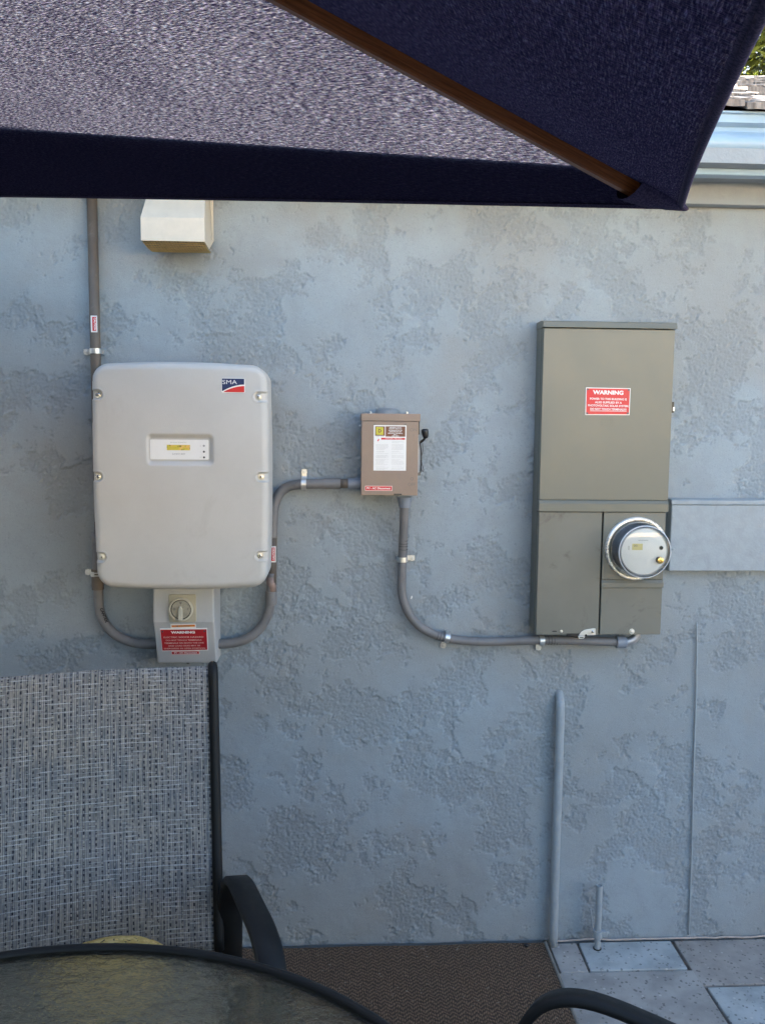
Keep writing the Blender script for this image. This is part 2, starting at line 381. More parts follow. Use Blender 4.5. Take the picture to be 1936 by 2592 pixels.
# ------------------------------------------------------------------ mesh helpers
ORG = {}; KEEP = set()
def thing(name, label, cat, loc=(0, 0, 0), rz=0.0, group=None):
    o = bpy.data.objects.new(name, None); col.objects.link(o)
    o.location = loc; o.rotation_euler = (0, 0, rz); o.empty_display_size = .05
    o['label'] = label; o['category'] = cat
    if group: o['group'] = group
    ORG[o.name] = Vector(loc)
    return o
def obj(name, bm, mat, parent=None, local=False, smooth=False, label=None, kind=None, bevel=0, seg=2, autos=None):
    me = bpy.data.meshes.new(name)
    org = Vector((0, 0, 0))
    if parent is not None and not local: org = ORG[parent.name]
    if org.length: bmesh.ops.translate(bm, verts=bm.verts, vec=-org)
    if id(bm) not in KEEP: bmesh.ops.recalc_face_normals(bm, faces=bm.faces)
    KEEP.discard(id(bm))
    bm.to_mesh(me); bm.free()
    if mat is not None: me.materials.append(mat if not isinstance(mat, str) else M_[mat])
    o = bpy.data.objects.new(name, me); col.objects.link(o)
    if parent is not None:
        o.parent = parent; ORG[o.name] = org if not local else Vector((0, 0, 0))
    else: ORG[o.name] = Vector((0, 0, 0))
    if smooth or autos is not None:
        for p in me.polygons: p.use_smooth = True
        if autos is not None: me.set_sharp_from_angle(angle=R(autos))
    if bevel:
        md = o.modifiers.new('bevel', 'BEVEL'); md.width = bevel; md.segments = seg; md.limit_method = 'ANGLE'; md.angle_limit = R(35)
    if label: o['label'] = label
    if kind: o['kind'] = kind
    return o
def box(x0, x1, y0, y1, z0, z1, bm=None):
    bm = bm or bmesh.new()
    vs = [bm.verts.new((x, y, z)) for x in (x0, x1) for y in (y0, y1) for z in (z0, z1)]
    for f in ((0, 1, 3, 2), (4, 6, 7, 5), (0, 4, 5, 1), (2, 3, 7, 6), (0, 2, 6, 4), (1, 5, 7, 3)):
        bm.faces.new([vs[i] for i in f])
    return bm
def wbox(x0, x1, z0, z1, d0, d1, bm=None):      # box by depth in front of the wall
    return box(x0, x1, WALL-d1, WALL-d0, z0, z1, bm)
def prism(pts, vec, bm=None):                   # polygon (3D points) swept by vec
    bm = bm or bmesh.new(); vec = Vector(vec)
    a = [bm.verts.new(p) for p in pts]; b_ = [bm.verts.new(Vector(p)+vec) for p in pts]
    bm.faces.new(a); bm.faces.new(list(reversed(b_)))
    for i in range(len(pts)):
        j = (i+1) % len(pts); bm.faces.new((a[i], b_[i], b_[j], a[j]))
    return bm
def smooth_path(pts, n=12, closed=False):       # Catmull-Rom
    P_ = [Vector(p) for p in pts]; out = []
    for i in range(len(P_)-1):
        p0 = P_[i-1] if i > 0 else P_[0]*2-P_[1]; p1, p2 = P_[i], P_[i+1]
        p3 = P_[i+2] if i+2 < len(P_) else P_[-1]*2-P_[-2]
        for k in range(n):
            t = k/n
            out.append(.5*((2*p1)+(p2-p0)*t+(2*p0-5*p1+4*p2-p3)*t*t+(3*p1-p0-3*p2+p3)*t**3))
    out.append(P_[-1]); return out
def sweep(path, prof, upv=(0, 0, 1), bm=None, cap=True, scale=None, uvs=False):
    bm = bm or bmesh.new(); rings = []; n_ = len(path); N = None
    uvl = bm.loops.layers.uv.verify() if uvs else None
    L = 0; Ls = []
    for i, p in enumerate(path):
        t = (Vector(path[min(i+1, n_-1)])-Vector(path[max(i-1, 0)])).normalized()
        if N is None:
            N = Vector(upv); N = (N - t*N.dot(t))
            if N.length < 1e-4: N = t.orthogonal()
            N.normalize()
        else: N = (N - t*N.dot(t)).normalized()
        B = t.cross(N); s = scale[i] if scale else 1
        rings.append([bm.verts.new(Vector(p)+B*a*s+N*c*s) for a, c in prof])
        if i: L += (Vector(p)-Vector(path[i-1])).length
        Ls.append(L)
    k = len(prof)
    for i in range(n_-1):
        for j in range(k):
            q = (j+1) % k
            f = bm.faces.new((rings[i][j], rings[i][q], rings[i+1][q], rings[i+1][j]))
            if uvs:
                for lp, (a, c) in zip(f.loops, ((Ls[i], j), (Ls[i], j+1), (Ls[i+1], j+1), (Ls[i+1], j))): lp[uvl].uv = (a, c*.02)
    if cap: bm.faces.new(list(reversed(rings[0]))); bm.faces.new(rings[-1])
    return bm
def circ(r, n=14): return [(r*math.cos(2*math.pi*i/n), r*math.sin(2*math.pi*i/n)) for i in range(n)]
def tube(path, r, n=14, bm=None, scale=None): return sweep(path, circ(r, n), (0.01, -1, .02), bm, True, scale)
def lathe(prof, origin, axis=(0, -1, 0), n=32, bm=None):    # prof: (radius, along)
    bm = bm or bmesh.new(); ax = Vector(axis).normalized(); e1 = ax.orthogonal().normalized(); e2 = ax.cross(e1)
    rings = []
    for r, a in prof:
        if r < 1e-6: rings.append([bm.verts.new(Vector(origin)+ax*a)])
        else: rings.append([bm.verts.new(Vector(origin)+ax*a+(e1*math.cos(2*math.pi*i/n)+e2*math.sin(2*math.pi*i/n))*r) for i in range(n)])
    for i in range(len(rings)-1):
        A, B = rings[i], rings[i+1]
        for j in range(n):
            q = (j+1) % n
            if len(A) == 1 and len(B) == 1: continue
            if len(A) == 1: bm.faces.new((A[0], B[j], B[q]))
            elif len(B) == 1: bm.faces.new((A[j], A[q], B[0]))
            else: bm.faces.new((A[j], A[q], B[q], B[j]))
    return bm
class Fr:                                        # a flat working frame: x right, y up, z out of the surface
    def __init__(s, o, x, y):
        s.o = Vector(o); s.x = Vector(x).normalized(); y = Vector(y); s.n = s.x.cross(y).normalized(); s.y = s.n.cross(s.x)
    def p(s, x, y, z=0.0): return s.o+s.x*x+s.y*y+s.n*z
    def pix(s, u, v):                            # photo point -> local x, y on this face
        d = ray(u, v); c = Vector((0, 0, CAMZ)); t = (s.o-c).dot(s.n)/d.dot(s.n); q = c+d*t-s.o
        return q.dot(s.x), q.dot(s.y)
    def mat(s):
        m_ = Matrix.Identity(4)
        for i in range(3): m_[i][0] = s.x[i]; m_[i][1] = s.y[i]; m_[i][2] = s.n[i]; m_[i][3] = s.o[i]
        return m_
def plate(fr, pts, z0, z1, bm=None):
    return prism([fr.p(x, y, z1) for x, y in pts], fr.n*(z0-z1), bm)
def rr(x0, x1, y0, y1, r=0, k=4):
    if r <= 0: return [(x0, y0), (x1, y0), (x1, y1), (x0, y1)]
    o = []
    for cx, cy, a in ((x1-r, y0+r, -90), (x1-r, y1-r, 0), (x0+r, y1-r, 90), (x0+r, y0+r, 180)):
        for i in range(k+1):
            t = R(a+90*i/k); o.append((cx+r*math.cos(t), cy+r*math.sin(t)))
    return o
def disc(fr, x, y, r, z0, z1, n=20, bm=None): return plate(fr, [(x+r*math.cos(2*math.pi*i/n), y+r*math.sin(2*math.pi*i/n)) for i in range(n)], z0, z1, bm)
def text(body, size, fr, x, y, z, mat, parent, align='CENTER', bold=0.0, width=None, rotz=0.0, name='lettering', spacing=1.0, xscale=1.0):
    cu = bpy.data.curves.new('t', 'FONT'); cu.body = body; cu.size = size; cu.align_x = align; cu.align_y = 'CENTER'
    cu.offset = bold; cu.resolution_u = 3; cu.space_line = spacing
    t = bpy.data.objects.new('t', cu); col.objects.link(t)
    bpy.context.view_layer.update()
    dg = bpy.context.evaluated_depsgraph_get(); me = bpy.data.meshes.new_from_object(t.evaluated_get(dg))
    bpy.data.objects.remove(t); bpy.data.curves.remove(cu)
    if len(me.vertices) == 0: return None
    co_ = np.empty(len(me.vertices)*3); me.vertices.foreach_get('co', co_); co_ = co_.reshape(-1, 3)
    s = 1.0
    if width: s = width/(co_[:, 0].max()-co_[:, 0].min())
    T = Matrix.Translation((x, y, z)) @ Matrix.Rotation(rotz, 4, 'Z') @ Matrix.Diagonal((s*xscale, 1, 1, 1))
    me.transform(fr.mat() @ T); me.transform(Matrix.Translation(-ORG[parent.name]))
    me.materials.clear(); me.materials.append(M_[mat])
    o = bpy.data.objects.new(name, me); col.objects.link(o); o.parent = parent; ORG[o.name] = ORG[parent.name]
    return o
def front(u, v, dep): return Fr(at(u, v, dep), (1, 0, 0), (0, 0, 1))

# ================================================================== SETTING
obj('ground', box(-60, 60, -60, 60, -.3, -.03), 'concrete', kind='structure')
patio = obj('patio', box(-3.2, 3.4, -1.0, 2.5, -.029, -.012), 'mortar', kind='structure')
tiles = [(.652, .735, 2.346, 2.488, 2), (.741, 1.029, 2.352, 2.488, 1), (1.038, 1.50, 2.276, 2.490, 3), (.45, 1.043, 2.02, 2.345, 2), (1.052, 1.40, 1.92, 2.266, 1),
         (.20, .645, 2.352, 2.488, 2), (1.506, 1.75, 2.18, 2.49, 2), (1.406, 1.75, 1.92, 2.17, 3), (.741, 1.045, 1.72, 2.012, 3), (.45, .733, 1.72, 2.012, 1), (1.052, 1.60, 1.72, 1.912, 2)]
def tile(x0, x1, y0, y1, k):
    j = lambda: random.uniform(-.0025, .0025)
    dz = random.uniform(-.002, .002)
    pts = [(x0+j(), y0+j(), dz), (x1+j(), y0+j(), dz), (x1+j(), y1, dz), (x0+j(), y1, dz)]
    obj('paving_tile', prism(pts, (0, 0, -.02)), 'tile%d' % k, patio, bevel=.003)
for t in tiles: tile(*t)
y = 1.712
rows = []
while y > -.95:
    h_ = random.choice((.2, .28, .34)); x = .45 - random.uniform(0, .2)
    while x < 3.2:
        w_ = random.choice((.28, .36, .48)); tile(x, x+w_-.008, y-h_+.008, y, random.choice((1, 2, 3))); x += w_
    y -= h_
for (ya, yb) in ((2.18, 2.49), (1.72, 2.172)):
    x = 1.757
    while x < 3.2:
        w_ = random.choice((.28, .36, .48)); tile(x, x+w_-.008, ya, yb, random.choice((1, 2, 3))); x += w_
# rug
bm = bmesh.new()
nx, ny = 60, 40
rx0, rx1, ry0, ry1 = -1.9, .634, .15, 2.478
g = [[bm.verts.new((rx0+(rx1-rx0)*i/nx, ry0+(ry1-ry0)*j/ny, .009+.0015*math.sin(i*.7)*math.sin(j*.5))) for j in range(ny+1)] for i in range(nx+1)]
for i in range(nx):
    for j in range(ny): bm.faces.new((g[i][j], g[i+1][j], g[i+1][j+1], g[i][j+1]))
ed = [e for e in bm.edges if e.is_boundary]
ex = bmesh.ops.extrude_edge_only(bm, edges=ed)
for v in ex['geom']:
    if isinstance(v, bmesh.types.BMVert): v.co.z = .001
rug = thing('rug', 'dark brown woven outdoor rug on the patio under the table', 'rug', (-.6, 1.3, 0))
obj('woven_field', bm, 'rug', rug, smooth=False)
bm = bmesh.new()
tube([(rx1+.002, ry0, .008), (rx1+.002, ry1, .008)], .005, 8, bm)
obj('bound_edge', bm, plain('grey_binding', (.20, .19, .17), .8), rug)
# dark bit of debris at the rug's corner
hb = thing('dark_debris', 'small black bit of debris at the rug corner against the wall', 'debris', (.575, 2.462, .012))
bm = bmesh.new(); bmesh.ops.create_icosphere(bm, subdivisions=2, radius=.009)
for v in bm.verts: v.co *= random.uniform(.8, 1.15); v.co.z *= .6
obj('debris_bit', bm, 'black', hb, local=True, smooth=True)

# ================================================================== HOUSE
house = thing('house', 'blue-grey stucco house with white-weathered shake roof, painted gutter and eave', 'house', (0, WALL, 0))
obj('stucco_wall', box(-7, 5, WALL+.012, WALL+.2, -.05, 2.47), 'stucco', house)
# skip-trowel coat on the visible wall: real relief, a raised smooth skin over a rough float coat
def build_coat():
    rs = np.random.RandomState(21); st = .003
    X0, X1, Z0, Z1 = -1.62, 1.80, 0.0, 2.201
    nx, nz = int((X1-X0)/st), int((Z1-Z0)/st)
    NX, NZ = 1280, 800
    kx = np.fft.fftfreq(NX, st)[:, None]; kz = np.fft.rfftfreq(NZ, st)[None, :]; k = np.sqrt(kx*kx+kz*kz)+1e-9
    def spec(l0, l1, beta=1.0, sx=1.0):
        kk = np.sqrt((kx*sx)**2+kz*kz)+1e-9
        F_ = (rs.normal(size=k.shape)+1j*rs.normal(size=k.shape))*kk**(-beta)*np.exp(-(kk*l0)**2)*(1-np.exp(-(kk*l1)**2))
        q = np.fft.irfft2(F_, s=(NX, NZ)); return q/q.std()
    def ss(a, b, x): t = np.clip((x-a)/(b-a), 0, 1); return t*t*(3-2*t)
    low = spec(.07, .45, 1.4); mid = spec(.018, .09, 1.2); fin = spec(.004, .018, .8); dia = spec(.008, .05, 1.2)
    f = low+.42*mid+.20*fin
    skin = ss(-.46, -.22, low+.50*mid+.30*fin); thin = ss(-.9, -.2, low+.3*mid)
    rid = -np.abs(spec(.0045, .030, 1.35)+.5*spec(.0035, .010, .6)); lump = spec(.004, .022, 1.1)
    h = skin*.0017+(1-skin)*(rid*.00100+lump*.00045)*(.45+.55*(1-thin))
    h += skin*(spec(.003, .009, .4)*.00009+dia*.00016*ss(0, 1.0, mid))
    lip = np.exp(-((f+.20)/.10)**2); h += lip*.00075*ss(-.2, .8, mid)
    crk = np.exp(-(spec(.016, .10, 1.5)/.035)**2)*ss(-.3, .1, -low)*ss(-.2, .6, fin+mid*.5); h -= crk*.0013
    h += spec(.25, 1.5, 1.5)*.0012+spec(.05, .25, 1.3)*.00045
    h = h[:nx+1, :nz+1]; h = h-np.percentile(h, 97)
    xs = X0+np.arange(nx+1)*st; zs = Z0+np.arange(nz+1)*st
    co = np.empty((nx+1, nz+1, 3), np.float32); co[..., 0] = xs[:, None]; co[..., 1] = -h; co[..., 2] = zs[None, :]
    idx = np.arange((nx+1)*(nz+1), dtype=np.int32).reshape(nx+1, nz+1)
    fc = np.stack([idx[:-1, :-1], idx[1:, :-1], idx[1:, 1:], idx[:-1, 1:]], -1).reshape(-1)
    me = bpy.data.meshes.new('stucco_coat'); nv, nf = co.size//3, fc.size//4
    me.vertices.add(nv); me.vertices.foreach_set('co', co.reshape(-1))
    me.loops.add(nf*4); me.loops.foreach_set('vertex_index', fc)
    me.polygons.add(nf); me.polygons.foreach_set('loop_start', np.arange(0, nf*4, 4, dtype=np.int32))
    me.polygons.foreach_set('use_smooth', np.ones(nf, bool)); me.update()
    at_ = me.attributes.new('rough', 'FLOAT', 'POINT'); at_.data.foreach_set('value', (1-skin)[:nx+1, :nz+1].astype(np.float32).reshape(-1))
    me.materials.append(M_['coat']); o = bpy.data.objects.new('stucco_coat', me); col.objects.link(o); o.parent = house; ORG[o.name] = ORG[house.name]
build_coat()
zf0, zf1 = 2.203, 2.262
obj('frieze_board', box(-7, 5, WALL-.03, WALL+.011, zf0, 2.30), 'trim', house, bevel=.003)
obj('soffit', box(-7, 5, WALL-.21, WALL-.031, 2.262, 2.30), 'trim', house)
obj('fascia_board', box(-7, 5, WALL-.165, WALL-.13, 2.225+.02, 2.262-.0005), 'gutter', house, bevel=.002)
# ogee gutter (y, z) profile
gy = WALL-.20
prof = [(gy-.012, 2.392), (gy-.012, 2.388), (gy-.004, 2.386), (gy-.004, 2.366), (gy+.014, 2.360), (gy+.012, 2.348), (gy-.004, 2.335), (gy-.014, 2.322), (gy-.014, 2.308), (gy-.004, 2.296), (gy+.016, 2.286), (gy+.034, 2.281),
        (gy+.034, 2.273), (gy+.022, 2.272), (gy+.022, 2.263), (gy+.10, 2.2635), (gy+.10, 2.385), (gy+.096, 2.385), (gy+.096, 2.275), (gy+.03, 2.288), (gy+.004, 2.31), (gy-.0, 2.33), (gy+.02, 2.35), (gy+.02, 2.364), (gy+.002, 2.372), (gy-.002, 2.392)]
g_o = obj('gutter', prism([(-7, a, c) for a, c in prof], (12, 0, 0)), 'gutter', house, autos=40)
obj('roof_fascia', box(-7, 5, WALL-.099, WALL-.06, 2.302, 2.40), 'gutter', house)
SL = .43; ey = WALL-.215; ez = 2.395
RY = 4.25
def roof_z(y): return ez+(y-ey)*SL
obj('roof_deck', prism([(-7, ey+.03, roof_z(ey+.03)-.012), (-7, RY, roof_z(RY)-.012), (-7, RY+3.2, roof_z(RY)-1.2), (-7, RY+3.2, 2.3), (-7, WALL+.2, 2.48), (-7, WALL-.05, 2.42)], (12, 0, 0)), 'wood', house)
obj('end_wall', box(-7, 5, WALL+4.6, WALL+4.8, 0, 2.3), 'trim', house)
def shake_bm(x0, w, y, bm=None):
    L_, th = .40, random.uniform(.010, .020); dz = random.uniform(0, .012); dy = random.uniform(-.015, .012)
    yy = y+dy; bm = bm or bmesh.new(); k = 4; top = []; bot = []
    for i in range(k+1):
        x = x0+w*i/k; jy = random.uniform(-.006, .006); jz = random.uniform(-.002, .002)
        top.append((bm.verts.new((x, yy+jy, roof_z(yy)+dz+th+jz)), bm.verts.new((x, yy+L_, roof_z(yy+L_)+.004))))
        bot.append((bm.verts.new((x, yy+jy, roof_z(yy)+dz)), bm.verts.new((x, yy+L_, roof_z(yy+L_)-.001))))
    for i in range(k):
        bm.faces.new((top[i][0], top[i+1][0], top[i+1][1], top[i][1]))
        bm.faces.new((bot[i][0], bot[i][1], bot[i+1][1], bot[i+1][0]))
        bm.faces.new((bot[i][0], bot[i+1][0], top[i+1][0], top[i][0]))
    for i in (0, k):
        bm.faces.new((bot[i][0], top[i][0], top[i][1], bot[i][1]))
    return bm
rest = bmesh.new(); y = ey-.012; r_ = 0; cnt = 0
while y < RY-.2:
    x = -7+random.uniform(0, .1)
    while x < 5:
        w = random.uniform(.08, .20)
        vis = .85 < x < 2.6 + (y-ey)*.4 and cnt < 290
        if vis: obj('shake', shake_bm(x, w-.004, y), 'shake', house); cnt += 1
        else: shake_bm(x, w-.004, y, rest)
        x += w
    y += .19 if r_ else .03
    r_ += 1
obj('shake_field', rest, 'shake', house, kind='stuff')
# caulk line at the wall foot
path = [(.66+i*.03, WALL-.004-random.uniform(0, .004), .002+random.uniform(0, .004)) for i in range(80)]
obj('caulk_line', tube(path, .003, 6), 'caulk', house)

# tree above the roof
tr_ = thing('tree', 'sunlit green tree showing over the shake roof', 'tree', (3.6, 9.2, 0))
tp = smooth_path([(3.6, 9.2, -.02), (3.65, 9.25, 1.4), (3.75, 9.2, 3.0), (4.1, 9.3, 5.2)], 5)
obj('trunk', tube(tp, .16, 10, scale=[1-.6*i/(len(tp)-1) for i in range(len(tp))]), 'bark', tr_, smooth=True)
for k in range(7):
    a = k*.9; d = Vector((math.cos(a), math.sin(a)*.8, random.uniform(.3, .9)))
    s = Vector((3.75+.03*k, 9.22, 2.9+.25*k)); lp = smooth_path([s, s+d*.6, s+d*1.5+Vector((0, 0, .2))], 4)
    obj('limb', tube(lp, .06, 6, scale=[1-.7*i/(len(lp)-1) for i in range(len(lp))]), 'bark', tr_, smooth=True)
bm = bmesh.new(); rng = random.Random(3)
cl = [(Vector((4.2+rng.uniform(-2.0, 2.2), 9.2+rng.uniform(-1.5, 1.5), 4.8+rng.uniform(-1.4, 1.6))), rng.uniform(.5, .9)) for _ in range(44)]
cl += [(Vector((4.2+rng.uniform(-.9, .9), 9.0+rng.uniform(-.6, .6), 4.9+rng.uniform(-.6, .7))), rng.uniform(.35, .6)) for _ in range(16)]
for c, r in cl:
    for _ in range(int(900*r*r)+80):
        d = Vector((rng.gauss(0, 1), rng.gauss(0, 1), rng.gauss(0, 1))).normalized()*r*rng.uniform(.45, 1.0)
        p = c+d; a = Vector((rng.gauss(0, 1), rng.gauss(0, 1), rng.gauss(0, .5))).normalized(); b2 = a.orthogonal().normalized()
        s = rng.uniform(.04, .09)
        bm.faces.new([bm.verts.new(p+q) for q in (-a*s, b2*s*.45, a*s, -b2*s*.45)])
KEEP.add(id(bm))
obj('crown', bm, 'leaf', tr_)

# unseen walls and greenery added behind the camera to bounce and block light
tan = plain('bounce_stucco', (.80, .62, .42), .9, var=.1, vs=3, bumpd=.004, bs=60); cop = plain('added_coping_concrete', (.48, .44, .38), .8)
gw = thing('added_bounce_wall', 'unseen sunlit cream stucco wall facing the house, added to bounce warm light', 'bounce wall', (3.5, -7.2, -.03))
obj('added_wall_face', box(-1.5, 9, -7.4, -7.2, -.03, 2.1), tan, gw)
obj('added_coping', box(-1.5, 9, -7.44, -7.16, 2.1, 2.17), cop, gw, bevel=.01)
gs = thing('added_side_bounce_wall', 'unseen cream stucco wall on the right, added to bounce light', 'bounce wall', (5.3, -3, -.03))  # added out of view as a reflector on the right
obj('added_wall_face', box(5.3, 5.5, -7.2, 1.5, -.03, 1.8), tan, gs)
obj('added_coping', box(5.26, 5.54, -7.16, 1.5, 1.8, 1.87), cop, gs, bevel=.01)
lh = thing('added_low_hedge', 'unseen low clipped greenery, added to keep bounced light off the lower wall', 'added_hedge', (1.5, -2.9, -.03))  # added out of view so the lower house wall gets less bounce
obj('added_hedge_core', box(-2.0, 5.2, -3.15, -2.75, -.03, 1.40), plain('added_hedge_twigs', (.03, .03, .018), .9), lh)
bm = bmesh.new(); rg = random.Random(12)
for _ in range(6000):
    if rg.random() < .75: p = Vector((rg.uniform(-2, 5.2), rg.choice((-2.72, -3.18))+rg.gauss(0, .03), rg.uniform(0, 1.44)))
    else: p = Vector((rg.uniform(-2, 5.2), rg.uniform(-3.2, -2.7), 1.43+rg.gauss(0, .03)))
    a = Vector((rg.gauss(0, 1), rg.gauss(0, 1), rg.gauss(0, 1))).normalized()*rg.uniform(.03, .05); b2 = a.orthogonal()*.5
    bm.faces.new([bm.verts.new(p+q) for q in (-a, b2, a, -b2)])
KEEP.add(id(bm)); obj('foliage', bm, 'leaf', lh)
hg = thing('added_hedge', 'unseen tall dark clipped greenery, added to cut light from the left', 'added_hedge', (-4.6, -2.5, -.03))  # added out of view to dim light arriving from the left
hb_ = bmesh.new(); bmesh.ops.create_cube(hb_, size=1.0)
bmesh.ops.subdivide_edges(hb_, edges=hb_.edges, cuts=7, use_grid_fill=True)
for v in hb_.verts:
    v.co = Vector((-4.6+v.co.x*1.0+random.uniform(-.06, .06), -2.6+v.co.y*8.6, 1.17+v.co.z*2.4+random.uniform(-.05, .05)*(v.co.z > -.45)))
obj('added_hedge_core', hb_, plain('added_hedge_twigs', (.03, .03, .018), .9), hg)
bm = bmesh.new(); rg = random.Random(11)
for _ in range(9000):
    if rg.random() < .7: p = Vector((-4.08+rg.gauss(0, .05), rg.uniform(-6.9, 1.7), rg.uniform(0, 2.4)))
    else: p = Vector((rg.uniform(-5.1, -4.1), rg.uniform(-6.9, 1.7), 2.38+rg.gauss(0, .05)))
    a = Vector((rg.gauss(0, 1), rg.gauss(0, 1), rg.gauss(0, 1))).normalized()*rg.uniform(.03, .06); b2 = a.orthogonal()*.5
    bm.faces.new([bm.verts.new(p+q) for q in (-a, b2, a, -b2)])
KEEP.add(id(bm)); obj('foliage', bm, 'leaf', hg)

# ================================================================== WALL FITTINGS
def bolt(parent, p, r=.005, h=.004, mat='bolt', nsides=16, slot=True, name='screw'):
    o = obj(name, lathe([(r, 0), (r, h*.6), (r*.8, h), (0, h)], p, (0, -1, 0), nsides), mat, parent, smooth=False, autos=40)
    if slot: obj('socket', lathe([(r*.45, h), (r*.45, h+.0003), (0, h+.0003)], p, (0, -1, 0), 6), 'recess', o)
    return o
def strap(parent, c, axis, side, r, w=.014):
    """one-hole strap round a conduit at c, running along axis, ear towards side"""
    ax = Vector(axis).normalized(); sd = Vector(side).normalized(); out_ = Vector((0, -1, 0))
    bm = bmesh.new(); pts = []
    rad = r+.0016; wall_d = (WALL-c.y)
    for i in range(13):
        a = math.pi*i/12; pts.append(c+sd*(-math.cos(a))*rad+out_*math.sin(a)*rad)
    pts = [c-sd*rad-out_*(wall_d-.002)]+pts+[c+sd*rad-out_*(wall_d-.006)]
    tail = [c+sd*(rad+.004)-out_*(wall_d-.003), c+sd*(rad+.024)-out_*(wall_d-.003)]
    sweep(pts+tail, [(-w/2, -.0008), (w/2, -.0008), (w/2, .0008), (-w/2, .0008)], sd, bm)
    for off in (-w*.28, w*.28):
        sweep([p+ax*off+(p-c).normalized()*.0012 for p in pts[2:-2]], [(-.0012, -.0006), (.0012, -.0006), (.0012, .0006), (-.0012, .0006)], sd, bm)
    s = obj('strap', bm, 'zinc', parent, autos=30)
    pe = c+sd*(rad+.016)-out_*(wall_d-.0045)
    obj('ear', lathe([(.0085, -.001), (.0085, .0008), (0, .0008)], pe, (0, -1, 0), 18), 'zinc', s)
    obj('screw', lathe([(.0045, .0008), (.0045, .0025), (.0030, .0034), (0, .0034)], pe, (0, -1, 0), 8), 'zinc', s, smooth=False)
    return s
CR = .0140
def caution(parent, c, h, w, z, rz):
    fr = Fr(c, (1, 0, 0), (0, 0, 1))
    s = obj('caution_sticker', plate(fr, rr(-w/2, w/2, -h/2, h/2), 0, .0006), 'white', parent)
    obj('red_field', plate(fr, rr(-w*.26, w*.34, -h*.42, h*.42), .0007, .0009), 'red', s)
    text('CAUTION', w*.42, fr, w*.12, 0, .0012, 'white', s, width=h*.74, rotz=rz, bold=.0003)
    return s

# --- conduit down from the roof, then round to the DC box
cdep = .030
pA = at(235, 500, cdep); xL = (at(235, 508, cdep).x+at(241, 870, cdep).x)/2
cA = thing('conduit', 'long grey-brown conduit dropping down the wall left of the inverter', 'conduit', (xL, WALL-cdep, .9))
YC = WALL-cdep
pts = [(xL, YC, 2.26), (xL, YC, at(243, 1300, cdep).z), (at(247, 1440, cdep).x, YC, at(247, 1440, cdep).z)]
obj('upper_pipe', tube([(xL, YC, 2.26), (xL, YC, at(243, 1350, cdep).z)], CR, 18), 'pvcbrown', cA, smooth=True)
q = [at(245, 1350, cdep), at(248, 1440, cdep), at(250, 1500, cdep), at(256, 1555, cdep), at(283, 1598, cdep+.004), at(322, 1621, cdep+.008), at(362, 1630, cdep+.012), at(415, 1631, cdep+.016)]
obj('bend', tube(smooth_path(q, 8), CR*.98, 18), 'pvc', cA, smooth=True)
a = at(247, 1440, cdep); b2 = at(249, 1492, cdep)
obj('coupling', tube([a, b2], CR*1.2, 18), 'pvcbrown', cA, autos=40)
bm = bmesh.new()
fr = Fr(at(264, 1557, cdep+CR+.003), (1, 0, 0), (0, 0, 1))
text('CANTEX', .011, fr, 0, 0, 0.0005, 'black', cA, rotz=R(-70), bold=.0006)
strap(cA, Vector((xL, YC, at(240, 889, cdep).z)), (0, 0, 1), (-1, 0, 0), CR)
strap(cA, Vector((at(246, 1452, cdep).x, YC, at(246, 1452, cdep).z)), (0, 0, 1), (-1, 0, 0), CR)
c = at(239, 820, cdep+CR+.0008); caution(cA, c, .045, .0175, 0, R(-90))

# --- conduit from the DC box round to the AC disconnect
cB = thing('conduit', 'S-shaped grey conduit from the DC box past the inverter to the taupe switch box', 'conduit', at(690, 1500, cdep))
q = [at(530, 1630, cdep+.012), at(575, 1629, cdep+.010), at(618, 1620, cdep+.006), at(655, 1594, cdep), at(679, 1553, cdep), at(686, 1505, cdep), at(688, 1450, cdep)]
obj('lower_bend', tube(smooth_path(q, 8), CR*.98, 18), 'pvc', cB, smooth=True)
obj('coupling', tube([at(687, 1497, cdep), at(687, 1530, cdep)], CR*1.18, 18), 'pvc', cB, autos=40)
obj('riser', tube([at(688, 1495, cdep), at(690, 1358, cdep)], CR*.95, 18), 'pvcbrown', cB, smooth=True)
obj('riser_stub', tube([at(687, 1460, cdep), at(688, 1496, cdep)], CR*1.0, 18), plain('coppery_conduit', (.26, .19, .165), .5, var=.2, vs=60), cB, smooth=True)
q = [at(690, 1362, cdep), at(691, 1320, cdep), at(694, 1285, cdep), at(706, 1252, cdep), at(728, 1233, cdep), at(757, 1226, cdep+.008), at(790, 1225, cdep+.012), at(825, 1224, cdep+.014)]
obj('upper_bend', tube(smooth_path(q, 8), CR*1.0, 18), 'pvc', cB, smooth=True)
obj('coupling', tube([at(822, 1224, cdep+.014), at(862, 1224, cdep+.014)], CR*1.14, 18), 'pvc', cB, autos=40)
obj('nipple', tube([at(860, 1224, cdep+.014), at(884, 1224, cdep+.014)], CR*.95, 18), 'pvcbrown', cB, smooth=True)
obj('connector', tube([at(881, 1224.5, cdep+.014), at(915, 1224.5, cdep+.014)], CR*1.12, 18), 'pvcblue', cB, autos=40)
cc_ = at(769, 1225, cdep+.010); strap(cB, cc_, (1, 0, 0), (0, 0, 1), CR)
c = at(691, 1403, cdep+CR+.0008); caution(cB, c, .046, .017, 0, R(90))

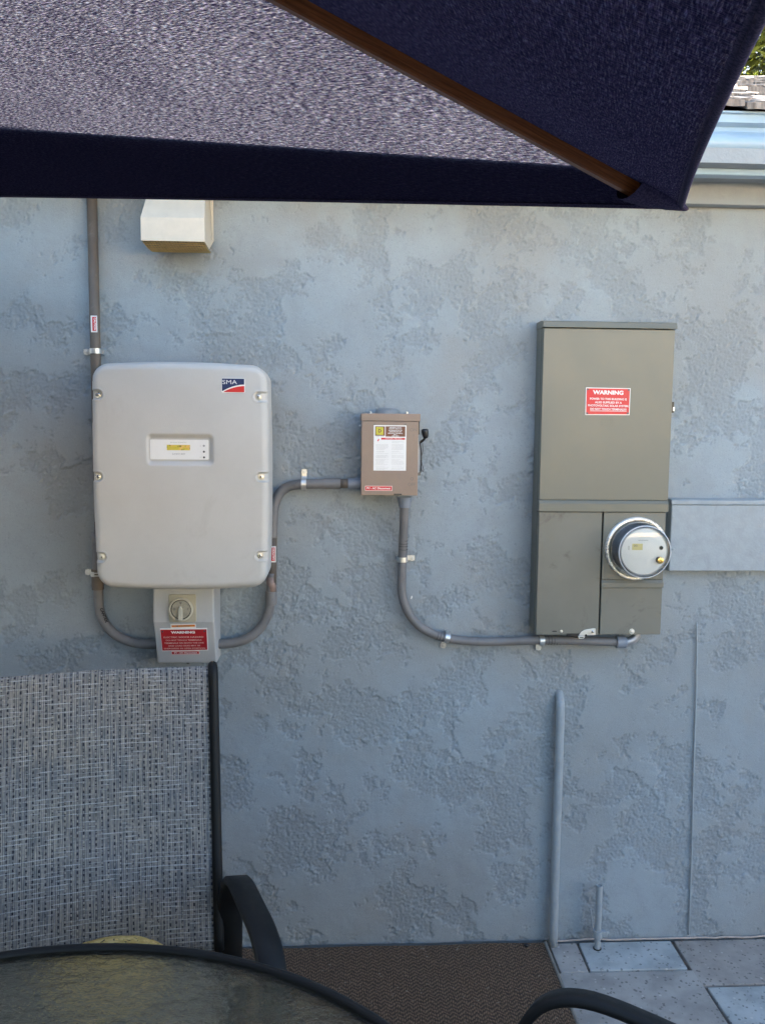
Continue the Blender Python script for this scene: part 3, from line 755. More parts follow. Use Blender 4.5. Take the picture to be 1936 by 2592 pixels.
# --- conduit from AC disconnect down and across to the meter panel
cC = thing('conduit', 'grey conduit sweeping down from the taupe switch box to the meter panel', 'conduit', at(1022, 1420, cdep))
obj('reducer_hub', lathe([(.0215, 0), (.0215, .006), (.020, .010), (.0175, .024), (.0155, .028), (.0150, .030)], at(1024, 1258, .055), (0, 0, -1), 28), 'pvcblue', cC, autos=35)
CC = .0128
q = [at(1024, 1262, .055), at(1022, 1330, .045), at(1019, 1400, .034), at(1017, 1460, cdep), at(1018, 1505, cdep), at(1033, 1550, cdep), at(1062, 1585, cdep), at(1100, 1606, cdep), at(1150, 1619, cdep), at(1220, 1624, cdep), at(1290, 1623, cdep), at(1370, 1620, cdep+.01), at(1460, 1622, cdep+.02), at(1565, 1625, cdep+.02)]
obj('swept_pipe', tube(smooth_path(q, 10), CC, 18), 'pvc', cC, smooth=True)
for (u, v, ax_, k) in ((1021, 1372, (0, 0, 1), 6), (1117, 1612, (1, 0, -.3), 4), (1401, 1621, (1, 0, 0), 5)):
    bm = bmesh.new(); cen = at(u, v, .038 if u < 1100 else (cdep if u < 1200 else cdep+.014)); av = Vector(ax_).normalized()
    for i in range(k):
        o_ = cen+av*(i-(k-1)/2)*.0085*random.uniform(.9, 1.1)
        lathe([(CC+.0001, -.0007), (CC+.0006, -.0006), (CC+.0006, .0006), (CC+.0001, .0007)], o_, av, 18, bm)
    obj('scorched_ring', bm, 'black', cC)
obj('elbow_coupling', tube([at(1558, 1625, cdep+.02), at(1583, 1625, cdep+.02)], CC*1.45, 20), 'pvcblue', cC, bevel=.002, autos=40)
q = [at(1580, 1625, cdep+.02), at(1594, 1622, cdep+.02), at(1607, 1613, cdep+.02), at(1612, 1598, cdep+.02)]
obj('elbow', tube(smooth_path(q, 6), CC*.95, 16), plain('galvanised_pipe', (.42, .42, .44), .35, .6), cC, smooth=True)
strap(cC, at(1018, 1416, .033), (0, 0, 1), (1, 0, 0), CC)
strap(cC, at(1131, 1614, cdep), (1, 0, -.25), (-.25, 0, -1), CC)
strap(cC, at(1370, 1621, cdep+.01), (1, 0, 0), (0, 0, -1), CC)

# --- inverter
ID, IB = .235, .10
fr = Fr(at(456, 1206, ID), (1, 0, 0), (0, 0, 1))
lx0, lx1 = fr.pix(231, 1206)[0], fr.pix(680.5, 1206)[0]
tz, bz = fr.pix(456, 915)[1], fr.pix(456, 1495)[1]
inv = thing('solar_inverter', 'large light grey solar inverter with rounded cover and small white display', 'inverter', (fr.o.x, WALL, fr.o.z+bz))
cxm = (lx0+lx1)/2; hw = (lx1-lx0)/2; czm = (tz+bz)/2; hh_ = (tz-bz)/2
def sd_round(px, py, hx, hy, r):
    qx, qy = abs(px)-hx+r, abs(py)-hy+r
    return math.hypot(max(qx, 0), max(qy, 0))+min(max(qx, qy), 0)-r
def inv_sdf(x, z):
    a, c = (x-cxm), (z-czm)
    t = c/hh_; s = a/hw
    ax = a/(1-.022*t*t-.008*(t < 0)*t*t); cz = c/(1-.030*s*s)
    return sd_round(ax, cz, hw, hh_, .040)
bolts_px = [(247, 999), (654, 1004), (247, 1207), (660, 1208), (257, 1411), (658, 1408)]
bolts = [fr.pix(*q) for q in bolts_px]
d0 = fr.pix(368, 1096); d1 = fr.pix(544, 1181); p0 = fr.pix(378.5, 1112.5); p1 = fr.pix(527.5, 1164)
dcx, dcy = (d0[0]+d1[0])/2, (d0[1]+d1[1])/2; dhx, dhy = (d1[0]-d0[0])/2, (d0[1]-d1[1])/2
pcx, pcy = (p0[0]+p1[0])/2, (p0[1]+p1[1])/2; phx, phy = (p1[0]-p0[0])/2, (p0[1]-p1[1])/2
def sst(a, b_, x):
    t = min(1, max(0, (x-a)/(b_-a))); return t*t*(3-2*t)
def inv_h(x, z):
    s = -inv_sdf(x, z); h = 0.0
    rf = .020
    if s < rf: h -= rf-math.sqrt(max(0, rf*rf-(rf-max(s, 0))**2))
    t = (x-cxm)/hw; h -= .004*t*t
    for i, (bx, by) in enumerate(bolts):
        side = -1 if i % 2 == 0 else 1
        px, py = (x-bx)*side, z-by
        d = math.hypot(max(-px, 0), py) - .0115 if px < 0 else abs(py)-.0115
        h -= .0065*(1-sst(-.0016, .0014, d))
        h += .0012*math.exp(-((d-.0030)/.0016)**2)
        # little raised rim
    do = sd_round(x-dcx, z-dcy, dhx, dhy, .016); di = sd_round(x-pcx, z-pcy, phx+.002, phy+.002, .004)
    if do < 0:
        k = -do/(-do+max(di, 0)+1e-6) if di > 0 else 1.0
        dep_ = .010
        if x < p0[0]: dep_ *= sst(d0[0], p0[0], x) if x > d0[0] else 0
        h -= dep_*sst(0, 1, k)
    return h
step = .0023
nx = int((lx1-lx0+.01)/step); nz = int((tz-bz+.01)/step)
bm = bmesh.new(); grid = {}
for i in range(nx+1):
    for j in range(nz+1):
        x = lx0-.005+i*step; z = bz-.005+j*step; s = inv_sdf(x, z)
        if s > step*1.0: continue
        if s > 0 or s > -step*.35:
            e = 1e-4; gx = (inv_sdf(x+e, z)-inv_sdf(x-e, z))/(2*e); gz = (inv_sdf(x, z+e)-inv_sdf(x, z-e))/(2*e); gl2 = gx*gx+gz*gz+1e-9
            x -= s*gx/gl2; z -= s*gz/gl2
        grid[i, j] = bm.verts.new(fr.p(x, z, inv_h(x, z)))
for (i, j) in list(grid):
    q = [grid.get(k) for k in ((i, j), (i+1, j), (i+1, j+1), (i, j+1))]
    if all(q): bm.faces.new(q)
for v in [v for v in bm.verts if not v.link_faces]: bm.verts.remove(v)
ex = bmesh.ops.extrude_edge_only(bm, edges=[e for e in bm.edges if e.is_boundary])
for v in ex['geom']:
    if isinstance(v, bmesh.types.BMVert): v.co.y = WALL-IB
obj('cover', bm, 'inverter', inv, autos=60)
ox0, ox1, oz0, oz1 = fr.o.x+lx0, fr.o.x+lx1, fr.o.z+bz, fr.o.z+tz
obj('rear_housing', wbox(ox0+.012, ox1-.012, oz0+.022, oz1-.022, .002, IB), 'dark', inv, bevel=.02)
for (bx, by) in bolts:
    t = (bx-cxm)/hw; p = fr.p(bx, by, -.0065-.004*t*t)
    o = obj('bolt', lathe([(.0075, 0), (.0075, .0006), (.0045, .0008), (.0045, .0036), (.0036, .0042), (0, .0042)], p, (0, -1, 0), 18), 'bolt', inv, autos=35)
    obj('socket', lathe([(.0020, .0042), (.0020, .0045), (0, .0045)], p, (0, -1, 0), 6), 'recess', o)
pf = Fr(fr.p(pcx, pcy, -.0085), (1, 0, 0), (0, 0, 1))
dp = obj('display_panel', plate(pf, rr(-phx, phx, -phy, phy, .003), -.001, .0012), 'white', inv)
def pq(u, v): a_, b_ = fr.pix(u, v); return a_-pcx, b_-pcy
a_, c_ = pq(421.5, 1126), pq(480.5, 1140)
obj('screen', plate(pf, rr(a_[0], c_[0], c_[1], a_[1]), .0013, .0017), 'lcd', dp)
for q in ((515.5, 1128.5), (515.8, 1143.6), (516, 1158)):
    e_ = pq(*q); obj('indicator_light', disc(pf, e_[0], e_[1], .0027, .0013, .0020, 16), 'greyink' if q[1] < 1130 else 'dark', dp)
e_ = pq(452, 1149.5); text('SUNNY BOY', .0062, pf, e_[0], e_[1], .0014, 'greyink', dp, width=.034)
e_ = pq(451, 1120.3); text('SMA SOLAR TECHNOLOGY', .0030, pf, e_[0], e_[1], .0014, 'greyink', dp, width=.042)
for v, s_ in ((1129, '[]'), (1144, 'L'), (1158, 'OK')):
    e_ = pq(507, v); text(s_, .0045, pf, e_[0], e_[1], .0014, 'lightink', dp)
# maker's badge
bf = Fr(fr.p(*fr.pix(590.5, 975.5), -.0008), (1, 0, 0), (0, 0, 1))
bw, bh = .0295, .0185
bd = obj('badge', plate(bf, rr(-bw, bw, -bh, bh, .003), -.003, .0006), 'white', inv)
def arc(t): return -bh+.001+ (bh*.95)*(1-(1-t)**1.9)*1.0       # swoosh, t 0..1 across
xs = [i/14 for i in range(15)]
bl = [(-bw+.0012+(2*bw-.0024)*t, arc(t)+.0022) for t in xs]
obj('navy_field', plate(bf, bl+[(bw-.0012, bh-.0012), (-bw+.0012, bh-.0012)], .0007, .0010), 'navyink', bd)
rd = [(-bw+.004+(2*bw-.0052)*t, arc(.07+.93*t)-.0016) for t in xs]
obj('red_field', plate(bf, [(-bw+.0045, -bh+.0012), (bw-.0012, -bh+.0012)]+list(reversed(rd[1:])), .0007, .0010), 'redink', bd)
text('SMA', .0150, bf, -bw*.30, bh*.42, .0013, 'white', bd, bold=0.0, width=.037)

# --- DC disconnect under the inverter
DD = .135
dcf = Fr(at(464, 1540, DD), (1, 0, 0), (0, 0, 1))
ul = at(386.6, 1480, DD); ur = at(541.5, 1480, DD); fl_ = at(388.5, 1575, DD); bl_ = at(399.7, 1679, .085)
x0, x1 = (ul.x+fl_.x)/2, ur.x; zt = at(464, 1470, DD).z; zfold = fl_.z; zb = bl_.z
dc = thing('dc_disconnect_box', 'light grey switch box with rotary knob hanging below the inverter', 'switch box', (x0+(x1-x0)/2, WALL, zb))
dside = [(WALL-.002, zt), (WALL-DD, zt), (WALL-DD, zfold), (WALL-.085, zb), (WALL-.002, zb)]
obj('enclosure', prism([(x0, a, c) for a, c in dside], (x1-x0, 0, 0)), 'dcgrey', dc, bevel=.005, seg=3)
obj('drain_screw', lathe([(.004, 0), (.004, .005), (0, .006)], ((x0+x1)/2, WALL-.075, zb-.003+.004), (0, 0, -1), 12), 'dark', dc)
def dq(u, v): return dcf.pix(u, v)
a_, c_ = dq(428, 1504), dq(498, 1574)
sw = obj('switch_plate', plate(dcf, rr(a_[0], c_[0], c_[1], a_[1], .005), -.002, .006), 'beige', dc, bevel=.0015)
kx, ky = dq(460.5, 1540.5); kr = .0325
kz = dcf.p(kx, ky, .006)
obj('switch_ring', lathe([(kr, 0), (kr, .008), (kr-.0018, .0105), (kr-.0045, .0105), (kr-.0050, .0085)], kz, (0, -1, 0), 48), 'beigelt', sw, autos=35)
obj('ring_groove', lathe([(kr-.0049, .004), (kr-.0049, .0052), (kr-.0075, .0052), (kr-.0075, .004)], kz, (0, -1, 0), 48), 'black', sw)
obj('dial', lathe([(kr-.0072, 0), (kr-.0072, .009), (kr-.0085, .0100), (kr-.0105, .0100), (kr-.0108, .0086), (0, .0086)], kz, (0, -1, 0), 48), 'beigeknob', sw, autos=35)
kf = Fr(kz, (1, 0, 0), (0, 0, 1))
hp = [(-.0052, -kr+.0045), (.0052, -kr+.0045), (.0052, .002), (.0016, .0105), (-.0016, .0105), (-.0052, .002)]
obj('pointer_handle', plate(kf, hp, .008, .020), 'beigelt', sw, bevel=.0015)
for s_, dx, dy in (('O', -.0175, .0015), ('I', .0185, .0015)):
    text(s_, .0085, kf, dx, dy, .0090, 'emboss', sw, bold=.0003)
    obj('mark_frame', plate(kf, rr(dx-.0045, dx+.0045, dy-.0052, dy+.0052), .0086, .0088), 'beigeknob', sw)
obj('index_mark', plate(kf, [(-.004, .021), (.004, .021), (0, .014)], .0086, .0094), 'emboss', sw)
# labels on the sloping lower face
slope_up = Vector((0, dside[2][0]-dside[3][0], zfold-zb))
sf = Fr(((x0+x1)/2, (dside[2][0]+dside[3][0])/2, (zfold+zb)/2), (1, 0, 0), slope_up)
def quad(f_, pxs): return [f_.pix(u, v) for u, v in pxs]
ol = obj('orange_label', plate(sf, quad(sf, [(433.5, 1591.5), (497, 1590), (495.5, 1578.5), (432, 1580.5)]), -.001, .0009), 'white', dc)
obj('orange_field', plate(sf, quad(sf, [(435.5, 1587), (494.5, 1585.5), (494, 1580.6), (435, 1582.2)]), .0010, .0013), 'orange', ol)
e_ = sf.pix(464, 1583.8); text('\u25b2 WARNING', .0062, sf, e_[0], e_[1], .0015, 'emboss', ol, width=.036)
wq = [(411.2, 1647.5), (527.5, 1645.2), (525, 1589.5), (405.5, 1590.8)]
wl = obj('warning_sign', plate(sf, quad(sf, wq), -.001, .0020), 'white', dc)
obj('red_field', plate(sf, quad(sf, [(412.3, 1645.6), (525.8, 1643.4), (523.4, 1591.8), (407, 1593)]), .0021, .0024), 'dred', wl)
def sline(s_, u, v, size, wpx, f_, z, mat, par, rz, bold=0.0, align='CENTER'):
    x_, y_ = f_.pix(u, v); xa = f_.pix(u-wpx/2, v)[0]; xb = f_.pix(u+wpx/2, v)[0]
    return text(s_, size, f_, x_, y_, z, mat, par, width=xb-xa, rotz=rz, bold=bold)
sline('WARNING', 464.5, 1599.5, .0105, 61, sf, .0027, 'white', wl, R(.6), .0006)
for s_, u, v, w in (('ELECTRIC SHOCK HAZARD', 465.5, 1611.6, 101), ('DO NOT TOUCH TERMINALS', 466, 1619.2, 90), ('TERMINALS ON BOTH THE LINE', 467, 1626.3, 100), ('AND LOAD SIDES MAY BE', 467.5, 1633.2, 81), ('ENERGIZED IN OPEN POSITION', 468.5, 1640.0, 104)):
    sline(s_, u, v, .0070 if v < 1615 else .0062, w, sf, .0027, 'pink', wl, R(.6), .0001)
for q in ((412.5, 1597.5), (518, 1596.5)):
    e_ = sf.pix(*q); obj('screw', disc(sf, e_[0], e_[1], .0026, .0021, .0032, 10), 'dark', wl)
dl = obj('name_strip', plate(sf, quad(sf, [(435.5, 1657), (506.5, 1655.6), (505, 1646.9), (434.2, 1648.4)]), -.001, .0010), 'pink', dc)
obj('red_field', plate(sf, quad(sf, [(436.3, 1655.6), (504.6, 1654.3), (504.2, 1648.2), (435.6, 1649.3)]), .0011, .0013), 'dred', dl)
sline('PV - DC Disconnect', 470.5, 1652, .0060, 58, sf, .0015, 'white', dl, R(.6), .0002)

# --- AC disconnect (safety switch)
AD = .105
af = Fr(at(988, 1150, AD), (1, 0, 0), (0, 0, 1))
ax0 = (af.pix(913.4, 1048)[0]+af.pix(913.4, 1254)[0])/2; ax1 = (af.pix(1063.5, 1048)[0]+af.pix(1058.5, 1254)[0])/2
az1 = af.pix(988, 1047)[1]; az0 = af.pix(988, 1254)[1]; zl = af.pix(988, 1066.5)[1]
ac = thing('ac_disconnect_box', 'small taupe safety switch box with black side handle and white data label', 'switch box', af.p(0, az0, -AD))
def fbox(f_, x0, x1, y0, y1, z0, z1, bm=None): return plate(f_, rr(x0, x1, y0, y1), z0, z1, bm)
obj('enclosure', fbox(af, ax0+.003, ax1-.006, az0+.004, az1-.004, -AD+.002, -.006), 'acedge', ac, bevel=.002)
obj('rain_hood', fbox(af, ax0, ax1+.002, zl+.0005, az1, -AD+.006, .0012), 'acbox', ac, bevel=.0015)
obj('cover', fbox(af, ax0+.001, ax1-.0035, az0, zl, -.055, 0), 'acbox', ac, bevel=.0015)
a_ = af.pix(996.5, 1249.5); c_ = af.pix(1016.5, 1253.5)
obj('latch_slot', fbox(af, a_[0], c_[0], c_[1], a_[1], -.01, .0008), 'black', ac)
a_ = af.pix(1059.5, 1066.5); c_ = af.pix(1062.8, 1100)
obj('hinge_gap', fbox(af, ax1-.0033, ax1-.0002, c_[1], a_[1], -.03, -.001), 'black', ac)
# top hub
hp_ = at(981, 1047, .055)
obj('top_hub', lathe([(.036, -.004), (.036, .004), (.033, .011), (.027, .0165), (0, .018)], (hp_.x, WALL-.055, af.p(0, az1).z-.002), (0, 0, 1), 32), 'hub', ac, autos=50)
for u, v in ((937.5, 1041.5), (1029, 1042)):
    p = at(u, 1044, .06); obj('screw', lathe([(.0042, -.004), (.0042, .004), (.002, .006), (0, .006)], (p.x, p.y, af.p(0, az1).z+.001), (0, 0, 1), 8), 'zinc', ac)
for u, v, sgn in ((908, 1078, -1), (1065.5, 1078, 1)):
    p = at(u, v, .07); obj('screw', lathe([(.0035, -.008), (.0035, .001), (.002, .003), (0, .003)], (af.o.x+(ax0 if sgn < 0 else ax1-.003)+.002*sgn, p.y, p.z), (sgn, 0, 0), 8), 'zinc', ac)
# handle
hd = at(1068, 1118, .07); hx = af.o.x+ax1
q = [at(1064, 1196, .07), at(1066, 1160, .075), at(1064.5, 1135, .078), at(1063, 1121, .082), at(1070, 1115, .088), at(1076, 1108, .092)]
h1 = obj('handle', sweep(smooth_path(q, 5), [(-.004, -.0016), (.004, -.0016), (.004, .0016), (-.004, .0016)], (1, 0, 0)), 'black', ac, bevel=.0006)
g0, g1 = at(1077.5, 1110, .093), at(1074.5, 1085, .093)
ptsg = [g0+(g1-g0)*t for t in (0, .08, .3, .6, .85, .97, 1)]
obj('grip', sweep(ptsg, circ(.0095, 16), (0, -1, 0), scale=[.45, .7, .9, 1.05, 1.05, .8, .35]), 'black', h1, smooth=True)
q = [at(1069, 1122, .07), at(1070, 1140, .07), at(1065.5, 1160, .07), at(1068, 1175, .07), at(1071.5, 1188, .07), at(1069, 1194, .07), at(1066, 1184, .07), at(1064, 1165, .07)]
obj('lock_bracket', sweep(smooth_path(q, 5), [(-.003, -.0009), (.003, -.0009), (.003, .0009), (-.003, .0009)], (1, 0, 0)), 'dark', h1)
obj('pivot_bracket', fbox(af, ax1-.0034, ax1+.006, af.pix(0, 1198)[1], af.pix(0, 1188)[1], -.05, -.02), 'acedge', h1)
obj('side_rail', fbox(af, ax1-.0034, ax1+.0015, af.pix(0, 1190)[1], af.pix(0, 1118)[1], -.045, -.012), 'greyink', h1)
# data label
a_ = af.pix(946, 1076); c_ = af.pix(1027.2, 1191.5); lb = obj('data_label', plate(af, rr(a_[0], c_[0], c_[1], a_[1]), -.001, .0006), 'white', ac)
def rpx(f_, u0, v0, u1, v1, z0, z1, mat, par, name='printed_field'):
    a_ = f_.pix(u0, v0); c_ = f_.pix(u1, v1); return obj(name, plate(f_, rr(a_[0], c_[0], c_[1], a_[1]), z0, z1), mat, par)
rpx(af, 949.5, 1079, 974, 1103, .0007, .0008, 'brown', lb, 'brown_field')
def ring_px(u0, v0, u1, v1, t, z, mat):
    for q in ((u0, v0, u1, v0+t), (u0, v1-t, u1, v1), (u0, v0+t, u0+t, v1-t), (u1-t, v0+t, u1, v1-t)): rpx(af, *q, z, z+.0001, mat, lb, 'emblem_bar')
ring_px(951.7, 1081.2, 970, 1100.5, 2.6, .0009, 'yellow')
rpx(af, 954.6, 1084.3, 967.2, 1097.6, .0009, .0010, 'yellow', lb, 'emblem_field')
text('D', .0125, af, *af.pix(961, 1091), .0012, 'brown', lb, bold=.0006)
text('SQUARE D COMPANY', .0022, af, *af.pix(961.5, 1104.6), .0009, 'brown', lb, width=.022)
rpx(af, 976, 1079, 1025.5, 1105.5, .0007, .0008, 'brown', lb, 'brown_field')
for s_, v, w in (('GENERAL DUTY', 1082.4, 31), ('SAFETY SWITCH', 1085.8, 32), ('INTERRUPTOR DE', 1089.8, 34), ('SEGURIDAD DE', 1093.0, 30), ('SERVICIO GENERAL', 1096.9, 38), ('60 A', 1100.3, 9), ('240 VAC', 1103.6, 18)):
    x_, y_ = af.pix(1000.5, v); text(s_, .0036, af, x_, y_, .0010, 'white', lb, width=(af.pix(1000+w/2, v)[0]-af.pix(1000-w/2, v)[0]), bold=.0001)
rpx(af, 964.5, 1108, 1024.8, 1113.2, .0007, .0008, 'red', lb, 'danger_band')
x_, y_ = af.pix(996, 1110.7); text('DANGER / PELIGRO', .0042, af, x_, y_, .0010, 'white', lb, width=.045)
z_ = obj('bolt_symbol', plate(af, quad(af, [(955, 1120.5), (957, 1116), (954.5, 1115.8), (958.5, 1109.5), (960, 1113), (958.6, 1115)]), .0007, .0008), 'redink', lb)
rw = random.Random(5)
bm = bmesh.new(); v = 1116.5
while v < 1189:
    for (ua, ub) in ((950.5, 984), (990, 1023)):
        u = ua+rw.uniform(0, 2); end = ub-rw.uniform(0, 14 if rw.random() < .3 else 3)
        if v < 1121 and ua < 960: continue
        while u < end:
            w = rw.uniform(1.5, 5); a_ = af.pix(u, v); c_ = af.pix(min(u+w, end), v+.8)
            if c_[0] > a_[0]: plate(af, rr(a_[0], c_[0], c_[1], a_[1]), .0007, .0008, bm)
            u += w+.8
    v += rw.choice((2.1, 2.1, 2.1, 4.2))
obj('small_print', bm, 'lightink', lb)
# embossed words
for s_, u, v, sz in (('ON', 1046.3, 1088.5, .0125), ('I', 1046.5, 1103, .0095), ('O', 1042.5, 1212.5, .0125), ('OFF', 1041.5, 1226.5, .0125)):
    text(s_, sz, af, *af.pix(u, v), .0007, 'emboss', ac, name='embossed_mark')
rpx(af, 923.8, 1229.5, 992.8, 1242.6, -.001, .0006, 'pink', ac, 'name_strip')
st = bpy.data.objects[[o.name for o in ac.children if o.name.startswith('name_strip')][0]]
rpx(af, 925, 1231, 991.3, 1241.3, .0007, .0008, 'red', st, 'red_field')
text('PV - AC Disconnect', .0078, af, *af.pix(958, 1236.2), .0010, 'white', st, width=af.pix(988, 1236)[0]-af.pix(928, 1236)[0], bold=.0002)
for u in (948, 1026):
    rpx(af, u-3, 1073, u+3, 1075, -.001, .0008, 'acedge', ac, 'knockout_mark')

# --- meter main panel
PD = .082
pf2 = Fr(at(1530, 1200, PD), (1, 0, 0), (0, 0, 1))
P = pf2.pix
mx0 = (P(1375, 833)[0]+P(1362.6, 1272)[0])/2; mx1 = (P(1705.3, 833)[0]+P(1690.4, 1265)[0])/2
mz1 = P(1540, 815.5)[1]; mz0 = P(1515, 1606)[1]
mp_ = thing('meter_panel', 'tall olive-grey electrical service panel with a red warning sign', 'electrical panel', pf2.p((mx0+mx1)/2, mz0, -PD))
lx1_ = (P(1683, 1310)[0]+P(1671, 1600)[0])/2
obj('back_box', fbox(pf2, mx0, mx1-.003, mz0+.006, mz1-.006, -PD+.002, -.022), 'panel', mp_, bevel=.002)
cz0 = P(1540, 831)[1]
obj('drip_cap', prism([pf2.p(mx0-.002, y_, z_) for y_, z_ in ((cz0, .010), (mz1-.001, .006), (mz1+.004, -.02), (mz1+.004, -PD+.004), (cz0, -PD+.004))], (mx1-mx0+.006, 0, 0)), 'panel', mp_, bevel=.001)
dz0 = P(1527, 1266)[1]
obj('upper_door', fbox(pf2, mx0, mx1, dz0, cz0-.002, -.02, .004), 'panel', mp_, bevel=.002)
# sloped ledge under the upper door
dz1 = P(1527, 1274.5)[1]; dz2 = P(1527, 1294.5)[1]
obj('ledge', prism([pf2.p(mx0-.001, y_, z_) for y_, z_ in ((dz0-.0005, .004), (dz1, .0095), (dz2, .0095), (dz2, -.02), (dz0-.0005, -.02))], (mx1-mx0+.001, 0, 0)), 'panel', mp_, bevel=.0008)
gx0, gx1 = P(1517.5, 1450)[0], P(1521.5, 1450)[0]
obj('lower_door', fbox(pf2, mx0+.001, gx0, mz0, dz2-.0015, -.02, .004), 'panelworn', mp_, bevel=.002)
obj('meter_gap', fbox(pf2, gx0+.0005, gx1-.0005, mz0+.003, dz2-.0015, -.021, -.008), 'shadowgap', mp_)
ez1 = P(1600, 1467)[1]; ez2 = P(1600, 1475)[1]; ez3 = P(1600, 1486.5)[1]
obj('meter_cover', fbox(pf2, gx1, lx1_, ez1, dz2-.0015, -.02, .003), 'panelworn', mp_, bevel=.002)
obj('meter_ledge', prism([pf2.p(gx1-.001, y_, z_) for y_, z_ in ((ez1-.0005, .003), (ez2, .008), (ez3, .008), (ez3, -.02), (ez1-.0005, -.02))], (lx1_-gx1+.001, 0, 0)), 'panelworn', mp_, bevel=.0008)
obj('utility_cover', fbox(pf2, gx1, lx1_-.001, mz0, ez3-.001, -.02, .003), 'panelworn', mp_, bevel=.002)
a_ = P(1519.5, 1057); c_ = P(1546, 1078)
bm = bmesh.new()
for q in ((a_[0], c_[0], a_[1]-.0012, a_[1]), (a_[0], c_[0], c_[1], c_[1]+.0012), (a_[0], a_[0]+.0012, c_[1]+.0012, a_[1]-.0012), (c_[0]-.0012, c_[0], c_[1]+.0012, a_[1]-.0012)): plate(pf2, rr(*q), .0035, .0049, bm)
obj('embossed_square', bm, 'panel', mp_)
# side lock
a_ = P(1697, 1017); c_ = P(1703, 1045)
lk = obj('side_latch', fbox(pf2, mx1+.0003, mx1+.007, c_[1], a_[1], -.03, .001), 'black', mp_, bevel=.001)
obj('latch_catch', fbox(pf2, mx1+.004, mx1+.008, c_[1]+.006, c_[1]+.016, -.02, .0018), 'zinc', lk)
# latch, slot and screws at the foot
obj('slot', plate(pf2, [(P(1402, 1597)[0]+.0075*math.cos(t*.4), P(1402, 1597)[1]+.002*math.sin(t*.4)) for t in range(16)], .0041, .0045), 'black', mp_)
for u, v, s in ((1419, 1597, .0045), (1597, 1597.5, .0055)):
    o = obj('screw', lathe([(s, 0), (s, .0015), (s*.7, .004), (0, .0045)], pf2.p(*P(u, v), .0035), (0, -1, 0), 10), 'zinc', mp_)
    if u > 1500: obj('screw_washer', lathe([(s*1.5, -.001), (s*1.5, .001), (0, .001)], pf2.p(*P(u, v), .0038), (0, -1, 0), 10), 'zinc', o)
rpx(pf2, 1432, 1602.5, 1465, 1608.5, -.004, .0052, 'black', mp_, 'hasp_slot')
lt = obj('hasp', plate(pf2, quad(pf2, [(1462, 1607), (1478, 1607), (1504.5, 1606), (1504.5, 1589.5), (1500, 1588.8), (1477, 1592.5), (1468, 1598)]), .0055, .0085), 'zinc', mp_, bevel=.001)
obj('hasp_loop', plate(pf2, quad(pf2, [(1463, 1616), (1475, 1616), (1479, 1608), (1460.5, 1608)]), .004, .007), 'zinc', lt, bevel=.001)
rpx(pf2, 1465, 1611, 1474, 1613.5, .0071, .0075, 'black', lt, 'loop_hole')
e_ = P(1497, 1597.5); obj('rivet', lathe([(.0045, 0), (.0045, .0015), (.002, .003), (0, .003)], pf2.p(*e_, .0083), (0, -1, 0), 14), 'bolt', lt)
e_ = P(1480, 1606); obj('hook', disc(pf2, *e_, .003, .0086, .0095, 10), 'black', lt)
# warning sign on the door
ws = obj('warning_sign', plate(pf2, quad(pf2, [(1479, 1050.5), (1590.5, 1051), (1593.5, 983), (1480.8, 980.8)]), .0035, .0058), 'white', mp_)
obj('red_field', plate(pf2, quad(pf2, [(1481, 1048.6), (1588.8, 1049), (1591.5, 984.9), (1482.8, 982.8)]), .0059, .0062), 'red', ws)
sline('WARNING', 1537.3, 994.3, .0150, 77, pf2, .0065, 'white', ws, R(-.6), .0006)
for s_, v, w in (('POWER TO THIS BUILDING IS', 1010.5, 93), ('ALSO SUPPLIED BY A', 1019.2, 68), ('PHOTOVOLTAIC SOLAR SYSTEM.', 1027.5, 103), ('DO NOT TOUCH TERMINALS!!!', 1036.2, 91)):
    sline(s_, 1537, v, .0076, w, pf2, .0065, 'white', ws, R(-.6), .0002)
obj('underline', plate(pf2, quad(pf2, [(1491, 1040.6), (1583, 1041.6), (1583, 1040.4), (1491, 1039.4)]), .0063, .0066), 'white', ws)
for q in ((1485.5, 985.5), (1588.5, 987.5), (1483.5, 1046), (1586, 1046.5)):
    obj('sign_screw', disc(pf2, *P(*q), .0028, .0062, .0072, 10), 'dark', ws)

# --- electricity meter
me_c = P(1607.5, 1387.5); mc = pf2.p(*me_c, .003)
mt = thing('electricity_meter', 'round glass electricity meter with white face plugged into the service panel', 'meter', mc)
RR = P(1686, 1387)[0]-me_c[0]
obj('mounting_ring', lathe([(RR, 0), (RR, .010), (RR-.003, .013), (RR-.0075, .013), (RR-.009, .010), (RR-.009, .002)], mc, (0, -1, 0), 72), plain('brushed_steel', (.90, .88, .84), .30, .6, var=.06), mt, autos=35)
obj('meter_base', lathe([(RR-.0095, .003), (RR-.0095, .006), (0, .006)], mc, (0, -1, 0), 64), plain('dull_meter_base', (.42, .42, .42), .35, .5), mt)
mdep = .074
obj('inner_body', lathe([(RR-.018, .006), (RR-.020, .030), (RR-.0235, mdep-.012), (RR-.0235, mdep-.010), (0, mdep-.010)], mc, (0, -1, 0), 64), plain('dark_grey_meter_body', (.48, .51, .55), .18, .45, var=.3, vs=12), mt, autos=35)
ff = Fr(mc+Vector((0, -1, 0))*(mdep-.0095), (1, 0, 0), (0, 0, 1))
fc = obj('meter_face', disc(ff, 0, 0, RR-.0245, 0, .002, 64), 'white', mt)
obj('face_bezel', lathe([(RR-.0240, 0), (RR-.0240, .0035), (RR-.0265, .0035), (RR-.0265, .0025)], ff.o, (0, -1, 0), 64), plain('clear_plastic_bezel', (.50, .50, .50), .2), mt, autos=35)
def fq(u, v): return ff.pix(u, v)
a_, c_ = fq(1598.5, 1376), fq(1624.5, 1392)
ls = obj('display', plate(ff, rr(a_[0], c_[0], c_[1], a_[1]), .0021, .0025), plain('pale_amber_display', (.72, .62, .30), .35, var=.06), fc)
